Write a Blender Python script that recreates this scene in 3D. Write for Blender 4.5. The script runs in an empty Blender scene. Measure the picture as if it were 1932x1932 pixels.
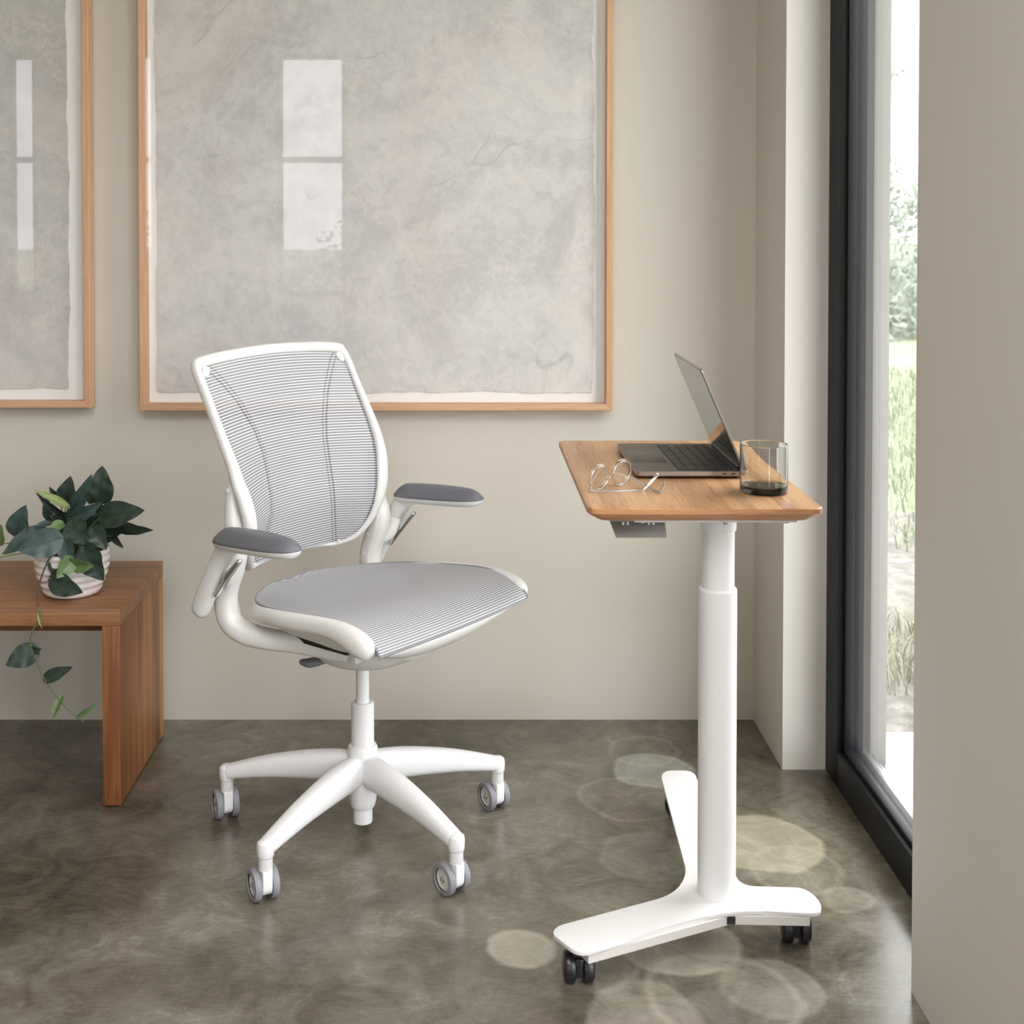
import bpy, bmesh, math, random
from mathutils import Vector, Matrix
random.seed(7)
S = bpy.context.scene
COL = S.collection
PI = math.pi

# ------------------------------------------------------------------ camera
cam_d = bpy.data.cameras.new('camera'); cam = bpy.data.objects.new('camera', cam_d); COL.objects.link(cam)
F_PX = 2400.0; TILT = math.radians(1.3)
cam_d.sensor_fit = 'HORIZONTAL'; cam_d.sensor_width = 36.0; cam_d.lens = 36.0*F_PX/1932.0
cam.location = (0, 0, 1.25); cam.rotation_euler = (PI/2-TILT, 0, 0)
cam_d.shift_x = (966-878)/1932.0
cam_d.shift_y = (425+F_PX*math.tan(TILT)-966)/1932.0
cam_d.dof.use_dof = True; cam_d.dof.focus_distance = 2.5; cam_d.dof.aperture_fstop = 9.0
cam_d.clip_start = 0.02; cam_d.clip_end = 300
S.camera = cam

# ------------------------------------------------------------------ world, light, exposure
S.view_settings.view_transform = 'Standard'
S.view_settings.look = 'None'
S.view_settings.gamma = 1.0
S.view_settings.use_curve_mapping = False
S.view_settings.exposure = -0.04
W = bpy.data.worlds.new('overcast_sky'); S.world = W; W.use_nodes = True
wn = W.node_tree; bg = wn.nodes['Background']
tc = wn.nodes.new('ShaderNodeTexCoord'); sp = wn.nodes.new('ShaderNodeSeparateXYZ')
wr = wn.nodes.new('ShaderNodeValToRGB')      # overcast sky: the zenith three times as bright as the horizon
wn.links.new(tc.outputs['Generated'], sp.inputs[0]); wn.links.new(sp.outputs['Z'], wr.inputs[0])
wr.color_ramp.elements[0].position = 0.0; wr.color_ramp.elements[0].color = (0.68, 0.70, 0.765, 1)
wr.color_ramp.elements[1].position = 1.0; wr.color_ramp.elements[1].color = (1.0, 0.965, 0.93, 1)
wn.links.new(wr.outputs[0], bg.inputs[0]); bg.inputs[1].default_value = 9.5
S.cycles.max_bounces = 10; S.cycles.diffuse_bounces = 6; S.cycles.glossy_bounces = 4
S.cycles.transmission_bounces = 8; S.cycles.transparent_max_bounces = 16
S.cycles.use_denoising = True
S.cycles.sample_clamp_indirect = 6.0
S.cycles.caustics_reflective = False; S.cycles.caustics_refractive = False

def portal(name, loc, rot, sx, sy):
    l = bpy.data.lights.new(name, 'AREA'); l.shape = 'RECTANGLE'; l.size = sx; l.size_y = sy
    l.cycles.is_portal = True
    o = bpy.data.objects.new(name, l); COL.objects.link(o); o.location = loc; o.rotation_euler = rot

# room size, the openings, and a daylight portal in each opening
XW = 0.728; YB = 3.19; XL = -4.2; YF = -2.6; ZC = 2.9; XO = 0.95
SK = (-1.0, 0.5, -1.2, 0.8)                                   # unseen skylight, added over the front of the room for brightness
FW = [(-3.20, -3.00), (-2.34, -2.18), (-1.32, -0.83)]         # windows in the front wall
RW = [(0.05, 1.50), (-2.25, -0.55)]                           # unseen windows added in the nearer right wall to brighten the room
portal('daylight_portal', ((SK[0]+SK[1])/2, (SK[2]+SK[3])/2, ZC+.24), (0, 0, 0), SK[1]-SK[0], SK[3]-SK[2])
portal('daylight_portal', (XO+.01, (2.049+2.894)/2, 1.27), (0, PI/2, 0), 2.55, 0.845)
for a_, b_ in RW: portal('daylight_portal', (XO+.01, (a_+b_)/2, 1.22), (0, PI/2, 0), 2.45, b_-a_)
for a_, b_ in FW: portal('daylight_portal', ((a_+b_)/2, YF-.13, 1.6), (PI/2, 0, 0), b_-a_, 1.7)

# ------------------------------------------------------------------ helpers
def new_mat(name, color=(0.8, 0.8, 0.8), rough=0.5, metal=0.0, **kw):
    m = bpy.data.materials.new(name); m.use_nodes = True
    p = m.node_tree.nodes['Principled BSDF']
    p.inputs['Base Color'].default_value = (*color, 1); p.inputs['Roughness'].default_value = rough
    p.inputs['Metallic'].default_value = metal
    for k, v in kw.items(): p.inputs[k].default_value = v
    return m
def nd(m, t): return m.node_tree.nodes.new(t)
def lk(m, a, b): m.node_tree.links.new(a, b)
def ramp(m, fac, stops):
    r = nd(m, 'ShaderNodeValToRGB'); e = r.color_ramp.elements
    while len(e) < len(stops): e.new(0.5)
    for i, (pos, c) in enumerate(stops): e[i].position = pos; e[i].color = (*c, 1)
    lk(m, fac, r.inputs[0]); return r.outputs[0]
def math_(m, op, a, b=None, clamp=False):
    n = nd(m, 'ShaderNodeMath'); n.operation = op; n.use_clamp = clamp
    for i, v in enumerate((a, b)):
        if v is None: continue
        if isinstance(v, (int, float)): n.inputs[i].default_value = v
        else: lk(m, v, n.inputs[i])
    return n.outputs[0]
def mix(m, fac, a, b, mode='MIX'):
    n = nd(m, 'ShaderNodeMix'); n.data_type = 'RGBA'; n.blend_type = mode
    for s, v in ((n.inputs[0], fac), (n.inputs[6], a), (n.inputs[7], b)):
        if isinstance(v, (int, float)): s.default_value = v
        elif isinstance(v, tuple): s.default_value = (*v, 1)
        else: lk(m, v, s)
    return n.outputs[2]
def noise(m, vec, scale, detail=4, rough=0.55, dist=0.0, ntype=None):
    n = nd(m, 'ShaderNodeTexNoise'); n.inputs['Scale'].default_value = scale
    n.inputs['Detail'].default_value = detail; n.inputs['Roughness'].default_value = rough
    n.inputs['Distortion'].default_value = dist
    if vec is not None: lk(m, vec, n.inputs['Vector'])
    return n.outputs['Fac']
def coords(m, scale=(1, 1, 1), kind='Object', rot=(0, 0, 0)):
    t = nd(m, 'ShaderNodeTexCoord'); mp = nd(m, 'ShaderNodeMapping')
    mp.inputs['Scale'].default_value = scale; mp.inputs['Rotation'].default_value = rot
    lk(m, t.outputs[kind], mp.inputs[0]); return mp.outputs[0]
def bump(m, h, strength, dist=0.002):
    b = nd(m, 'ShaderNodeBump'); b.inputs['Strength'].default_value = strength; b.inputs['Distance'].default_value = dist
    lk(m, h, b.inputs['Height']); lk(m, b.outputs[0], m.node_tree.nodes['Principled BSDF'].inputs['Normal'])
def setc(m, out): lk(m, out, m.node_tree.nodes['Principled BSDF'].inputs['Base Color'])
def setr(m, out): lk(m, out, m.node_tree.nodes['Principled BSDF'].inputs['Roughness'])

def link_mesh(name, me, m=None, parent=None, sharp=35, smooth=True):
    if smooth:
        me.shade_smooth()
        if sharp: me.set_sharp_from_angle(angle=math.radians(sharp))
    if m is not None:
        for x in (m if isinstance(m, (list, tuple)) else [m]): me.materials.append(x)
    o = bpy.data.objects.new(name, me); COL.objects.link(o)
    if parent is not None: o.parent = parent
    return o
class MB:
    def __init__(s): s.v = []; s.f = []; s.uv = []; s.mi = []
    def add(s, v, f, uv=None, mi=0):
        n = len(s.v); s.v += [tuple(p) for p in v]; s.f += [tuple(n+i for i in q) for q in f]
        s.uv += list(uv) if uv else [(0, 0)]*len(v); s.mi += [mi]*len(f); return s
    def build(s, name, m, parent=None, sharp=35, recalc=True):
        me = bpy.data.meshes.new(name); me.from_pydata(s.v, [], s.f)
        ul = me.uv_layers.new(name='UVMap')
        for lp in me.loops: ul.data[lp.index].uv = s.uv[lp.vertex_index]
        for p, i in zip(me.polygons, s.mi): p.material_index = i
        if recalc:
            b = bmesh.new(); b.from_mesh(me); bmesh.ops.recalc_face_normals(b, faces=b.faces); b.to_mesh(me); b.free()
        me.update()
        return link_mesh(name, me, m, parent, sharp)
def box_data(x0, x1, y0, y1, z0, z1, bev=0.0, seg=2, mtx=None):
    b = bmesh.new(); bmesh.ops.create_cube(b, size=1)
    for v in b.verts: v.co = Vector(((x0+x1)/2+v.co.x*(x1-x0), (y0+y1)/2+v.co.y*(y1-y0), (z0+z1)/2+v.co.z*(z1-z0)))
    if bev > 0: bmesh.ops.bevel(b, geom=b.edges[:], offset=bev, segments=seg, affect='EDGES', profile=0.5)
    if mtx is not None: bmesh.ops.transform(b, matrix=mtx, verts=b.verts)
    b.verts.index_update()
    r = ([tuple(v.co) for v in b.verts], [tuple(v.index for v in f.verts) for f in b.faces]); b.free(); return r
def box(name, x0, x1, y0, y1, z0, z1, m, parent=None, bev=0.0, seg=2):
    return MB().add(*box_data(x0, x1, y0, y1, z0, z1, bev, seg)).build(name, m, parent)
def prism_data(pts, z0, z1, bev=0.0, seg=2, axis='Z', bottom_inset=None):
    b = bmesh.new(); vs = [b.verts.new((p[0], p[1], z1)) for p in pts]; f = b.faces.new(vs)
    r = bmesh.ops.extrude_face_region(b, geom=[f]); nv = [e for e in r['geom'] if isinstance(e, bmesh.types.BMVert)]
    for v in nv: v.co.z = z0
    if bev > 0:
        eds = [e for e in b.edges if abs(e.verts[0].co.z-e.verts[1].co.z) < 1e-6]
        bmesh.ops.bevel(b, geom=eds, offset=bev, segments=seg, affect='EDGES', profile=0.5)
    b.verts.index_update()
    V = [tuple(v.co) for v in b.verts]; Fc = [tuple(v.index for v in f.verts) for f in b.faces]; b.free()
    if axis == 'Y': V = [(x, z, y) for x, y, z in V]
    if axis == 'X': V = [(z, x, y) for x, y, z in V]
    return V, Fc
def catmull(pts, n=8, closed=False):
    P = [Vector(p) for p in pts]; out = []; N = len(P)
    rng = range(N) if closed else range(N-1)
    for i in rng:
        if closed: a, b, c, d = P[i-1], P[i], P[(i+1) % N], P[(i+2) % N]
        else: a, b, c, d = P[max(i-1, 0)], P[i], P[i+1], P[min(i+2, N-1)]
        for k in range(n):
            t = k/n
            out.append(0.5*((2*b)+(c-a)*t+(2*a-5*b+4*c-d)*t*t+(3*b-a-3*c+d)*t**3))
    if not closed: out.append(P[-1].copy())
    return out
def sweep_data(pts, ref=(0, 0, 1), closed=False, seg=16, power=2.0, n=6, smooth=True, cap=True):
    """pts: (x, y, z, half_width, half_depth); depth runs along ref, width across it."""
    if smooth:
        pos = catmull([p[:3] for p in pts], n, closed); w = catmull([(p[3], p[4], 0) for p in pts], n, closed)
    else: pos = [Vector(p[:3]) for p in pts]; w = [Vector((p[3], p[4], 0)) for p in pts]
    N = len(pos); ref = Vector(ref); V = []; Fc = []
    rings = []
    for i in range(N):
        a = pos[i-1] if (closed or i > 0) else pos[i]; b = pos[(i+1) % N] if (closed or i < N-1) else pos[i]
        T = (b-a).normalized(); D = (ref-T*ref.dot(T))
        if D.length < 1e-4: D = T.orthogonal()
        D.normalize(); B = T.cross(D).normalized()
        rings.append((pos[i], T, B, D, w[i].x, w[i].y))
    if cap and not closed:     # rounded ends
        def ends(r, sgn):
            p, T, B, D, hw, hd = r; o = []; rad = min(hw, hd)
            for k in (1, 2, 3):
                a = k/4*PI/2; o.append((p+T*sgn*rad*math.sin(a), T, B, D, hw-rad*(1-math.cos(a)), hd-rad*(1-math.cos(a))))
            o.append((p+T*sgn*rad, T, B, D, max(hw-rad, 0)+rad*0.12, max(hd-rad, 0)+rad*0.12)); return o
        rings = ends(rings[0], -1)[::-1]+rings+ends(rings[-1], 1)
    for p, T, B, D, hw, hd in rings:
        for k in range(seg):
            a = 2*PI*k/seg; c, s = math.cos(a), math.sin(a)
            cx = math.copysign(abs(c)**(2/power), c); sy = math.copysign(abs(s)**(2/power), s)
            V.append(p+B*(cx*hw)+D*(sy*hd))
    M = len(rings)
    for i in range(M if closed else M-1):
        for k in range(seg):
            j = (i+1) % M; l = (k+1) % seg
            Fc.append((i*seg+k, i*seg+l, j*seg+l, j*seg+k))
    if not closed: Fc.append(tuple(range(seg))); Fc.append(tuple((M-1)*seg+k for k in range(seg)))
    return V, Fc
def tube(name, pts, r, m, parent=None, seg=12, n=6, smooth=True, closed=False, ref=(0, 0, 1)):
    return MB().add(*sweep_data([(*p, r, r) for p in pts], ref, closed, seg, 2.0, n, smooth)).build(name, m, parent)
def lathe_data(prof, seg=40, mtx=None, cap=True):
    V = []; Fc = []
    for r, z in prof:
        for k in range(seg): a = 2*PI*k/seg; V.append(Vector((r*math.cos(a), r*math.sin(a), z)))
    for i in range(len(prof)-1):
        for k in range(seg):
            l = (k+1) % seg; Fc.append((i*seg+k, i*seg+l, (i+1)*seg+l, (i+1)*seg+k))
    if cap: Fc.append(tuple(range(seg))); Fc.append(tuple((len(prof)-1)*seg+k for k in range(seg)))
    if mtx is not None: V = [mtx @ v for v in V]
    return V, Fc
def lathe(name, prof, m, parent=None, seg=40, mtx=None, sharp=35):
    return MB().add(*lathe_data(prof, seg, mtx)).build(name, m, parent, sharp)
def rounded(pts, r, n=6):
    """round the corners of a 2D polygon"""
    out = []; N = len(pts)
    for i in range(N):
        p = Vector(pts[i][:2]); a = Vector(pts[i-1][:2]); b = Vector(pts[(i+1) % N][:2])
        rr = pts[i][2] if len(pts[i]) > 2 else r
        da = (a-p).normalized(); db = (b-p).normalized()
        d = min(rr, (a-p).length*0.49, (b-p).length*0.49)
        s, e = p+da*d, p+db*d
        for k in range(n+1):
            t = k/n; q = s*(1-t)**2+p*2*t*(1-t)+e*t*t; out.append((q.x, q.y))
    return out
def empty(name, label, cat, loc=(0, 0, 0), rz=0.0, group=None):
    o = bpy.data.objects.new(name, None); COL.objects.link(o); o.location = loc; o.rotation_euler = (0, 0, rz)
    o.empty_display_size = 0.05; o['label'] = label; o['category'] = cat
    if group: o['group'] = group
    return o
def tag(o, label, cat, group=None):
    o['label'] = label; o['category'] = cat
    if group: o['group'] = group
    return o
def struct(o, label=None):
    o['kind'] = 'structure'
    if label: o['label'] = label
    return o
def copy_tree(o, parent=None):
    c = o.copy(); COL.objects.link(c)
    if parent is not None: c.parent = parent
    for ch in list(o.children): copy_tree(ch, c)
    return c

# ------------------------------------------------------------------ materials
def plaster(name, c1, c2, rough=0.8):
    m = new_mat(name, c1, rough); v = coords(m)
    n1 = noise(m, v, 0.9, 4, 0.55); n2 = noise(m, v, 60, 3, 0.6)
    setc(m, ramp(m, n1, [(0.35, c1), (0.65, c2)])); bump(m, n2, 0.10, 0.002); return m
M_wall = plaster('lime_plaster', (0.608, 0.552, 0.482), (0.595, 0.572, 0.500))
M_trimwall = plaster('painted_reveal', (0.67, 0.635, 0.585), (0.69, 0.66, 0.61))
M_ceil = new_mat('ceiling_white', (0.75, 0.72, 0.67), 0.9)
M_ext = plaster('exterior_stucco', (0.22, 0.212, 0.20), (0.25, 0.24, 0.225))
M_extdark = new_mat('exterior_flashing', (0.070, 0.060, 0.050), 0.6)
M_black = new_mat('black_window_metal', (0.006, 0.006, 0.008), 0.5, 0.0, **{'Specular IOR Level': 0.25})
M_alu = new_mat('brushed_aluminium', (0.75, 0.76, 0.78), 0.32, 1.0)
M_white = new_mat('white_plastic', (0.72, 0.71, 0.69), 0.34)
M_whitelo = new_mat('white_plastic_matt', (0.66, 0.64, 0.61), 0.42)
M_powder = new_mat('white_powder_coat', (0.76, 0.76, 0.765), 0.36)
M_pad = new_mat('grey_armrest_skin', (0.135, 0.138, 0.158), 0.42)
M_tyre = new_mat('grey_rubber', (0.24, 0.24, 0.262), 0.55)
M_chrome = new_mat('chrome', (0.72, 0.73, 0.75), 0.14, 1.0)
M_dark = new_mat('dark_gap', (0.012, 0.012, 0.012), 0.6)
M_blackplastic = new_mat('black_caster_plastic', (0.012, 0.012, 0.014), 0.30)
M_silver = new_mat('silver_paddle', (0.42, 0.40, 0.39), 0.38, 0.6)
M_laptop = new_mat('dark_grey_aluminium', (0.105, 0.095, 0.086), 0.38, 0.75)
M_laptopedge = new_mat('grey_aluminium_edge', (0.36, 0.32, 0.30), 0.34, 0.8)
M_key = new_mat('black_key', (0.032, 0.030, 0.028), 0.45)
M_keywell = new_mat('black_key_well', (0.005, 0.005, 0.005), 0.6)
M_screen = new_mat('glossy_black_screen', (0.006, 0.006, 0.007), 0.06)

def glass_pane(name, tint=(1, 1, 1), ior=1.5, extra=0.0, film=0.0):
    m = bpy.data.materials.new(name); m.use_nodes = True; nt = m.node_tree
    for n in list(nt.nodes): nt.nodes.remove(n)
    out = nt.nodes.new('ShaderNodeOutputMaterial'); mx = nt.nodes.new('ShaderNodeMixShader')
    tr = nt.nodes.new('ShaderNodeBsdfTransparent'); gl = nt.nodes.new('ShaderNodeBsdfGlossy')
    gl.inputs['Roughness'].default_value = 0.0
    tr.inputs[0].default_value = (*tint, 1); fr = nt.nodes.new('ShaderNodeFresnel')
    geo = nt.nodes.new('ShaderNodeNewGeometry')      # the same index seen from either side of the thin sheet
    lk(m, math_(m, 'ADD', ior, math_(m, 'MULTIPLY', geo.outputs['Backfacing'], 1/ior-ior)), fr.inputs[0])
    fac = fr.outputs[0]
    lk(m, fac, mx.inputs[0]); lk(m, tr.outputs[0], mx.inputs[1]); lk(m, gl.outputs[0], mx.inputs[2])
    res = mx.outputs[0]
    if film > 0:      # a film of fine dust on the pane
        df = nt.nodes.new('ShaderNodeBsdfTranslucent'); df.inputs[0].default_value = (0.9, 0.9, 0.9, 1)
        d2 = nt.nodes.new('ShaderNodeMixShader'); d2.inputs[0].default_value = film
        lk(m, res, d2.inputs[1]); lk(m, df.outputs[0], d2.inputs[2]); res = d2.outputs[0]
    lk(m, res, out.inputs[0]); return m
M_pane = glass_pane('window_glass', (0.97, 0.985, 0.975), film=0.006)
M_picglass = glass_pane('picture_glass', (0.99, 0.99, 0.99), 1.36)
M_lens = glass_pane('lens_glass', (0.98, 0.98, 0.98))
M_tumbler = new_mat('smoked_glass', (1, 1, 1), 0.0, 0.0, **{'Transmission Weight': 1.0, 'IOR': 1.45})
va = M_tumbler.node_tree.nodes.new('ShaderNodeVolumeAbsorption'); va.inputs['Color'].default_value = (0.49, 0.49, 0.485, 1); va.inputs['Density'].default_value = 110
M_tumbler.node_tree.links.new(va.outputs[0], M_tumbler.node_tree.nodes['Material Output'].inputs['Volume'])
M_clear = new_mat('clear_acetate', (0.97, 0.97, 0.95), 0.04, 0.0, **{'Transmission Weight': 1.0, 'IOR': 1.45})

def wood(name, cols, axis='X', scale=1.0, strips=0.0, rough=0.5, fine=1.0, strip_amt=0.35, fmix=0.35):
    m = new_mat(name, cols[0], rough)
    st = {'X': (0.35, 6, 6), 'Y': (6, 0.35, 6), 'Z': (6, 6, 0.35)}[axis]
    v = coords(m, tuple(s*scale for s in st)); n1 = noise(m, v, 3.0, 7, 0.65, 1.2)
    v2 = coords(m, tuple(s*scale*fine for s in {'X': (2, 60, 60), 'Y': (60, 2, 60), 'Z': (60, 60, 2)}[axis]))
    n2 = noise(m, v2, 3.0, 3, 0.6, 0.1)
    a = math_(m, 'ADD', math_(m, 'MULTIPLY', n1, 1-fmix), math_(m, 'MULTIPLY', n2, fmix))
    if strips:
        t = nd(m, 'ShaderNodeTexCoord'); s = nd(m, 'ShaderNodeSeparateXYZ'); lk(m, t.outputs['Object'], s.inputs[0])
        src = {'X': 'Y', 'Y': 'X', 'Z': 'Y'}[axis]
        fl = math_(m, 'FLOOR', math_(m, 'DIVIDE', s.outputs[src], strips))
        wn_ = nd(m, 'ShaderNodeTexWhiteNoise'); wn_.noise_dimensions = '1D'; lk(m, fl, wn_.inputs['W'])
        a = math_(m, 'ADD', math_(m, 'MULTIPLY', a, 1-strip_amt*0.6), math_(m, 'MULTIPLY', math_(m, 'SUBTRACT', wn_.outputs['Value'], 0.2), strip_amt*0.6))
    k = len(cols)
    setc(m, ramp(m, a, [(0.30+0.38*i/(k-1), c) for i, c in enumerate(cols)]))
    bump(m, n2, 0.08, 0.001); return m
M_teak_top = wood('teak_top', [(0.105, 0.042, 0.016), (0.25, 0.112, 0.045), (0.38, 0.19, 0.083)], 'X', 1.6, 0, 0.42)
M_teak_side = wood('teak_side', [(0.16, 0.055, 0.018), (0.38, 0.163, 0.055), (0.56, 0.28, 0.110)], 'Z', 1.0, 0.078, 0.45, 1.0, 0.42)
M_bamboo = wood('bamboo_top', [(0.27, 0.13, 0.055), (0.48, 0.27, 0.13), (0.62, 0.39, 0.215)], 'Y', 1.6, 0.021, 0.38, 1.5, 0.30, 0.62)
M_bambooedge = wood('bamboo_edge', [(0.25, 0.10, 0.035), (0.45, 0.21, 0.085), (0.56, 0.30, 0.14)], 'X', 2.5, 0, 0.45, 1.5)
M_maple = wood('maple_frame', [(0.46, 0.245, 0.135), (0.60, 0.345, 0.20), (0.68, 0.43, 0.27)], 'Z', 2.0, 0, 0.45)
M_maple_h = wood('maple_frame_rail', [(0.46, 0.245, 0.135), (0.60, 0.345, 0.20), (0.68, 0.43, 0.27)], 'X', 2.0, 0, 0.45)

# concrete floor with its ring stains
M_floor = new_mat('polished_concrete', (0.2, 0.18, 0.14), 0.35)
m = M_floor
v = coords(m)
n1 = noise(m, v, 1.7, 6, 0.62, 0.5); n2 = noise(m, v, 9, 8, 0.7, 1.0); n3 = noise(m, coords(m, (20, 90, 1), rot=(0, 0, 0.5)), 1.6, 4, 0.6)
n4 = noise(m, v, 120, 3, 0.7)
a = math_(m, 'ADD', math_(m, 'MULTIPLY', n1, 0.50), math_(m, 'MULTIPLY', n2, 0.34))
a = math_(m, 'ADD', a, math_(m, 'ADD', math_(m, 'MULTIPLY', n3, 0.10), math_(m, 'MULTIPLY', n4, 0.06)))
base = ramp(m, a, [(0.39, (0.050, 0.042, 0.029)), (0.47, (0.105, 0.091, 0.066)), (0.545, (0.165, 0.150, 0.115)), (0.63, (0.29, 0.275, 0.235))])
dn = nd(m, 'ShaderNodeTexNoise'); dn.inputs['Scale'].default_value = 7; dn.inputs['Detail'].default_value = 6; lk(m, v, dn.inputs['Vector'])
dv = nd(m, 'ShaderNodeVectorMath'); dv.operation = 'SUBTRACT'; lk(m, dn.outputs['Color'], dv.inputs[0]); dv.inputs[1].default_value = (0.5, 0.5, 0.5)
dsv = nd(m, 'ShaderNodeVectorMath'); dsv.operation = 'SCALE'; lk(m, dv.outputs[0], dsv.inputs[0]); dsv.inputs['Scale'].default_value = 0.055
dp = nd(m, 'ShaderNodeVectorMath'); dp.operation = 'ADD'; lk(m, v, dp.inputs[0]); lk(m, dsv.outputs[0], dp.inputs[1])
def stain(cx, cy, r, fill, ring, col, ringw=0.010):
    global base
    d = nd(m, 'ShaderNodeVectorMath'); d.operation = 'DISTANCE'; lk(m, dp.outputs[0], d.inputs[0]); d.inputs[1].default_value = (cx, cy, 0)
    inside = math_(m, 'MULTIPLY', math_(m, 'SUBTRACT', r, d.outputs['Value']), 1/0.012, True)
    rg = math_(m, 'SUBTRACT', 1.0, math_(m, 'DIVIDE', math_(m, 'ABSOLUTE', math_(m, 'SUBTRACT', d.outputs['Value'], r-ringw)), ringw), True)
    f = math_(m, 'ADD', math_(m, 'MULTIPLY', inside, fill), math_(m, 'MULTIPLY', rg, ring), True)
    f = math_(m, 'MULTIPLY', f, math_(m, 'ADD', math_(m, 'MULTIPLY', n2, 1.6), 0.15), True)
    base = mix(m, f, base, col)
CR = (0.52, 0.48, 0.40); GR = (0.46, 0.48, 0.42); YR = (0.50, 0.46, 0.34)
for s in [(0.098, 2.167, 0.064, .45, .10, CR), (0.418, 2.035, 0.130, .02, .26, CR, 0.014), (0.367, 2.19, 0.111, .40, .08, CR), (0.60, 2.548, 0.125, .38, .06, YR),
          (0.433, 2.893, 0.098, .36, .05, GR), (0.361, 2.751, 0.116, .05, .13, CR), (0.426, 3.003, 0.095, .05, .10, CR), (0.706, 2.335, 0.052, .18, .06, CR),
          (0.213, 2.131, 0.092, .07, .08, CR), (0.64, 2.442, 0.095, .08, .10, CR), (0.28, 1.98, 0.10, .24, .04, CR), (0.50, 2.06, 0.09, .20, .05, CR), (0.36, 2.50, 0.10, .08, .04, GR), (-0.02, 2.42, .07, .10, .03, GR)]:
    stain(*s)
rd = noise(m, v, 6.5, 5, 0.7, 2.5); rdm = noise(m, v, 2.1, 2, 0.5)
rf = math_(m, 'MULTIPLY', math_(m, 'SUBTRACT', 1.0, math_(m, 'MULTIPLY', math_(m, 'ABSOLUTE', math_(m, 'SUBTRACT', rd, 0.5)), 90), True), math_(m, 'MULTIPLY', math_(m, 'SUBTRACT', rdm, 0.60), 14, True))
base = mix(m, math_(m, 'MULTIPLY', rf, 0.45), base, (0.36, 0.16, 0.10))
setc(m, base); setr(m, math_(m, 'ADD', 0.10, math_(m, 'MULTIPLY', n2, 0.24)))
m.node_tree.nodes['Principled BSDF'].inputs['Specular IOR Level'].default_value = 0.7
bump(m, n2, 0.05, 0.002)

# ------------------------------------------------------------------ the room (structure)
def sbox(name, *a, m=M_wall, bev=0.0, label=None): return struct(box(name, *a, m, None, bev), label)
sbox('floor', XL-.15, XO, YF-.15, YB+.15, -0.12, 0.0, m=M_floor, label='olive grey polished concrete floor with pale ring stains')
cb = MB()
for q in ((XL-.15, XO, SK[3], YB+.15, ZC, ZC+.25), (XL-.15, XO, YF-.15, SK[2], ZC, ZC+.25), (XL-.15, SK[0], SK[2], SK[3], ZC, ZC+.25), (SK[1], XO, SK[2], SK[3], ZC, ZC+.25)): cb.add(*box_data(*q))
struct(cb.build('ceiling', M_ceil), 'white ceiling with an unseen skylight added to brighten the room')
sbox('wall_back', XL-.15, XO, YB, YB+.15, 0, ZC)
sbox('wall_left', XL-.15, XL, YF, YB, 0, ZC)
def multi(name, boxes, m, label=None):
    b = MB()
    for q in boxes: b.add(*box_data(*q))
    return struct(b.build(name, m), label)
# right wall: pieces between the floor-to-head windows, the nearer ones added for light
multi('wall_right', [(XW, XO, 2.894, YB, 0, ZC), (XW, XO, 1.50, 2.049, 0, ZC), (XW, XO, 2.049, 2.894, 2.55, ZC),
                     (XW, XO, -0.55, 0.05, 0, ZC), (XW, XO, 0.05, 1.50, 2.45, ZC), (XW, XO, -2.25, -0.55, 2.45, ZC), (XW, XO, YF, -2.25, 0, ZC)],
      M_trimwall, 'pale plastered wall with deep window reveals')
bx = []; xs = [XL]+[x for w in FW for x in w]+[XO]
for i in range(0, len(xs), 2): bx.append((xs[i], xs[i+1], YF-.12, YF, 0, ZC))
for a_, b_ in FW: bx += [(a_, b_, YF-.12, YF, 0, 0.75), (a_, b_, YF-.12, YF, 2.45, ZC)]
multi('wall_front', bx, M_wall)
def win_frame(b, axis, p, a0, a1, z0, z1, w=0.04, d=0.03):
    q = [(a0, a0+w, z0, z1), (a1-w, a1, z0, z1), (a0, a1, z0, z0+w), (a0, a1, z1-w, z1)]
    for r in q:
        if axis == 'Y': b.add(*box_data(r[0], r[1], p-d, p+d, r[2], r[3]))
        else: b.add(*box_data(p-d, p+d, r[0], r[1], r[2], r[3]))
for i, (a_, b_) in enumerate(FW):
    b = MB(); win_frame(b, 'Y', YF-.06, a_, b_, 0.75, 2.45, 0.025 if b_-a_ < .2 else .035)
    b.add(*box_data(a_, b_, YF-.09, YF-.03, 1.69, 1.73))
    struct(b.build('window_%d' % (i+3), M_black))
for i, (a_, b_) in enumerate(RW):
    b = MB(); win_frame(b, 'X', 0.86, a_, b_, 0, 2.45, 0.07); struct(b.build('window_%d' % (i+7), M_black))  # frames of the added, unseen right-wall windows

# the big window by the desk
b = MB()
b.add(*box_data(0.826, 0.884, 2.800, 2.894, 0.0, 2.55, 0.003))          # far jamb
b.add(*box_data(0.826, 0.884, 2.049, 2.140, 0.0, 2.55, 0.003))          # near jamb
b.add(*box_data(0.826, 0.884, 2.140, 2.800, 0.0, 0.080, 0.003))         # bottom rail
b.add(*box_data(0.826, 0.884, 2.140, 2.800, 2.47, 2.55, 0.003))
b.add(*box_data(0.838, 0.858, 2.787, 2.800, 0.080, 2.47, 0.002)); b.add(*box_data(0.838, 0.858, 2.140, 2.800, 0.080, 0.090, 0.002))
wf = struct(b.build('window_1', M_black), 'black metal frame of tall window beside the desk')
pane = box('pane', 0.866, 0.872, 2.140, 2.800, 0.080, 2.47, M_pane, wf)
b = MB()
b.add(*box_data(0.884, 0.900, 2.10, 2.863, 0.050, 0.074, 0.002)); b.add(*box_data(0.900, 0.922, 2.10, 2.863, 0.040, 0.056, 0.002))
b.add(*box_data(0.922, 0.952, 2.10, 2.863, 0.018, 0.036, 0.002))
b.build('outer_track', M_alu, wf)
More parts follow.
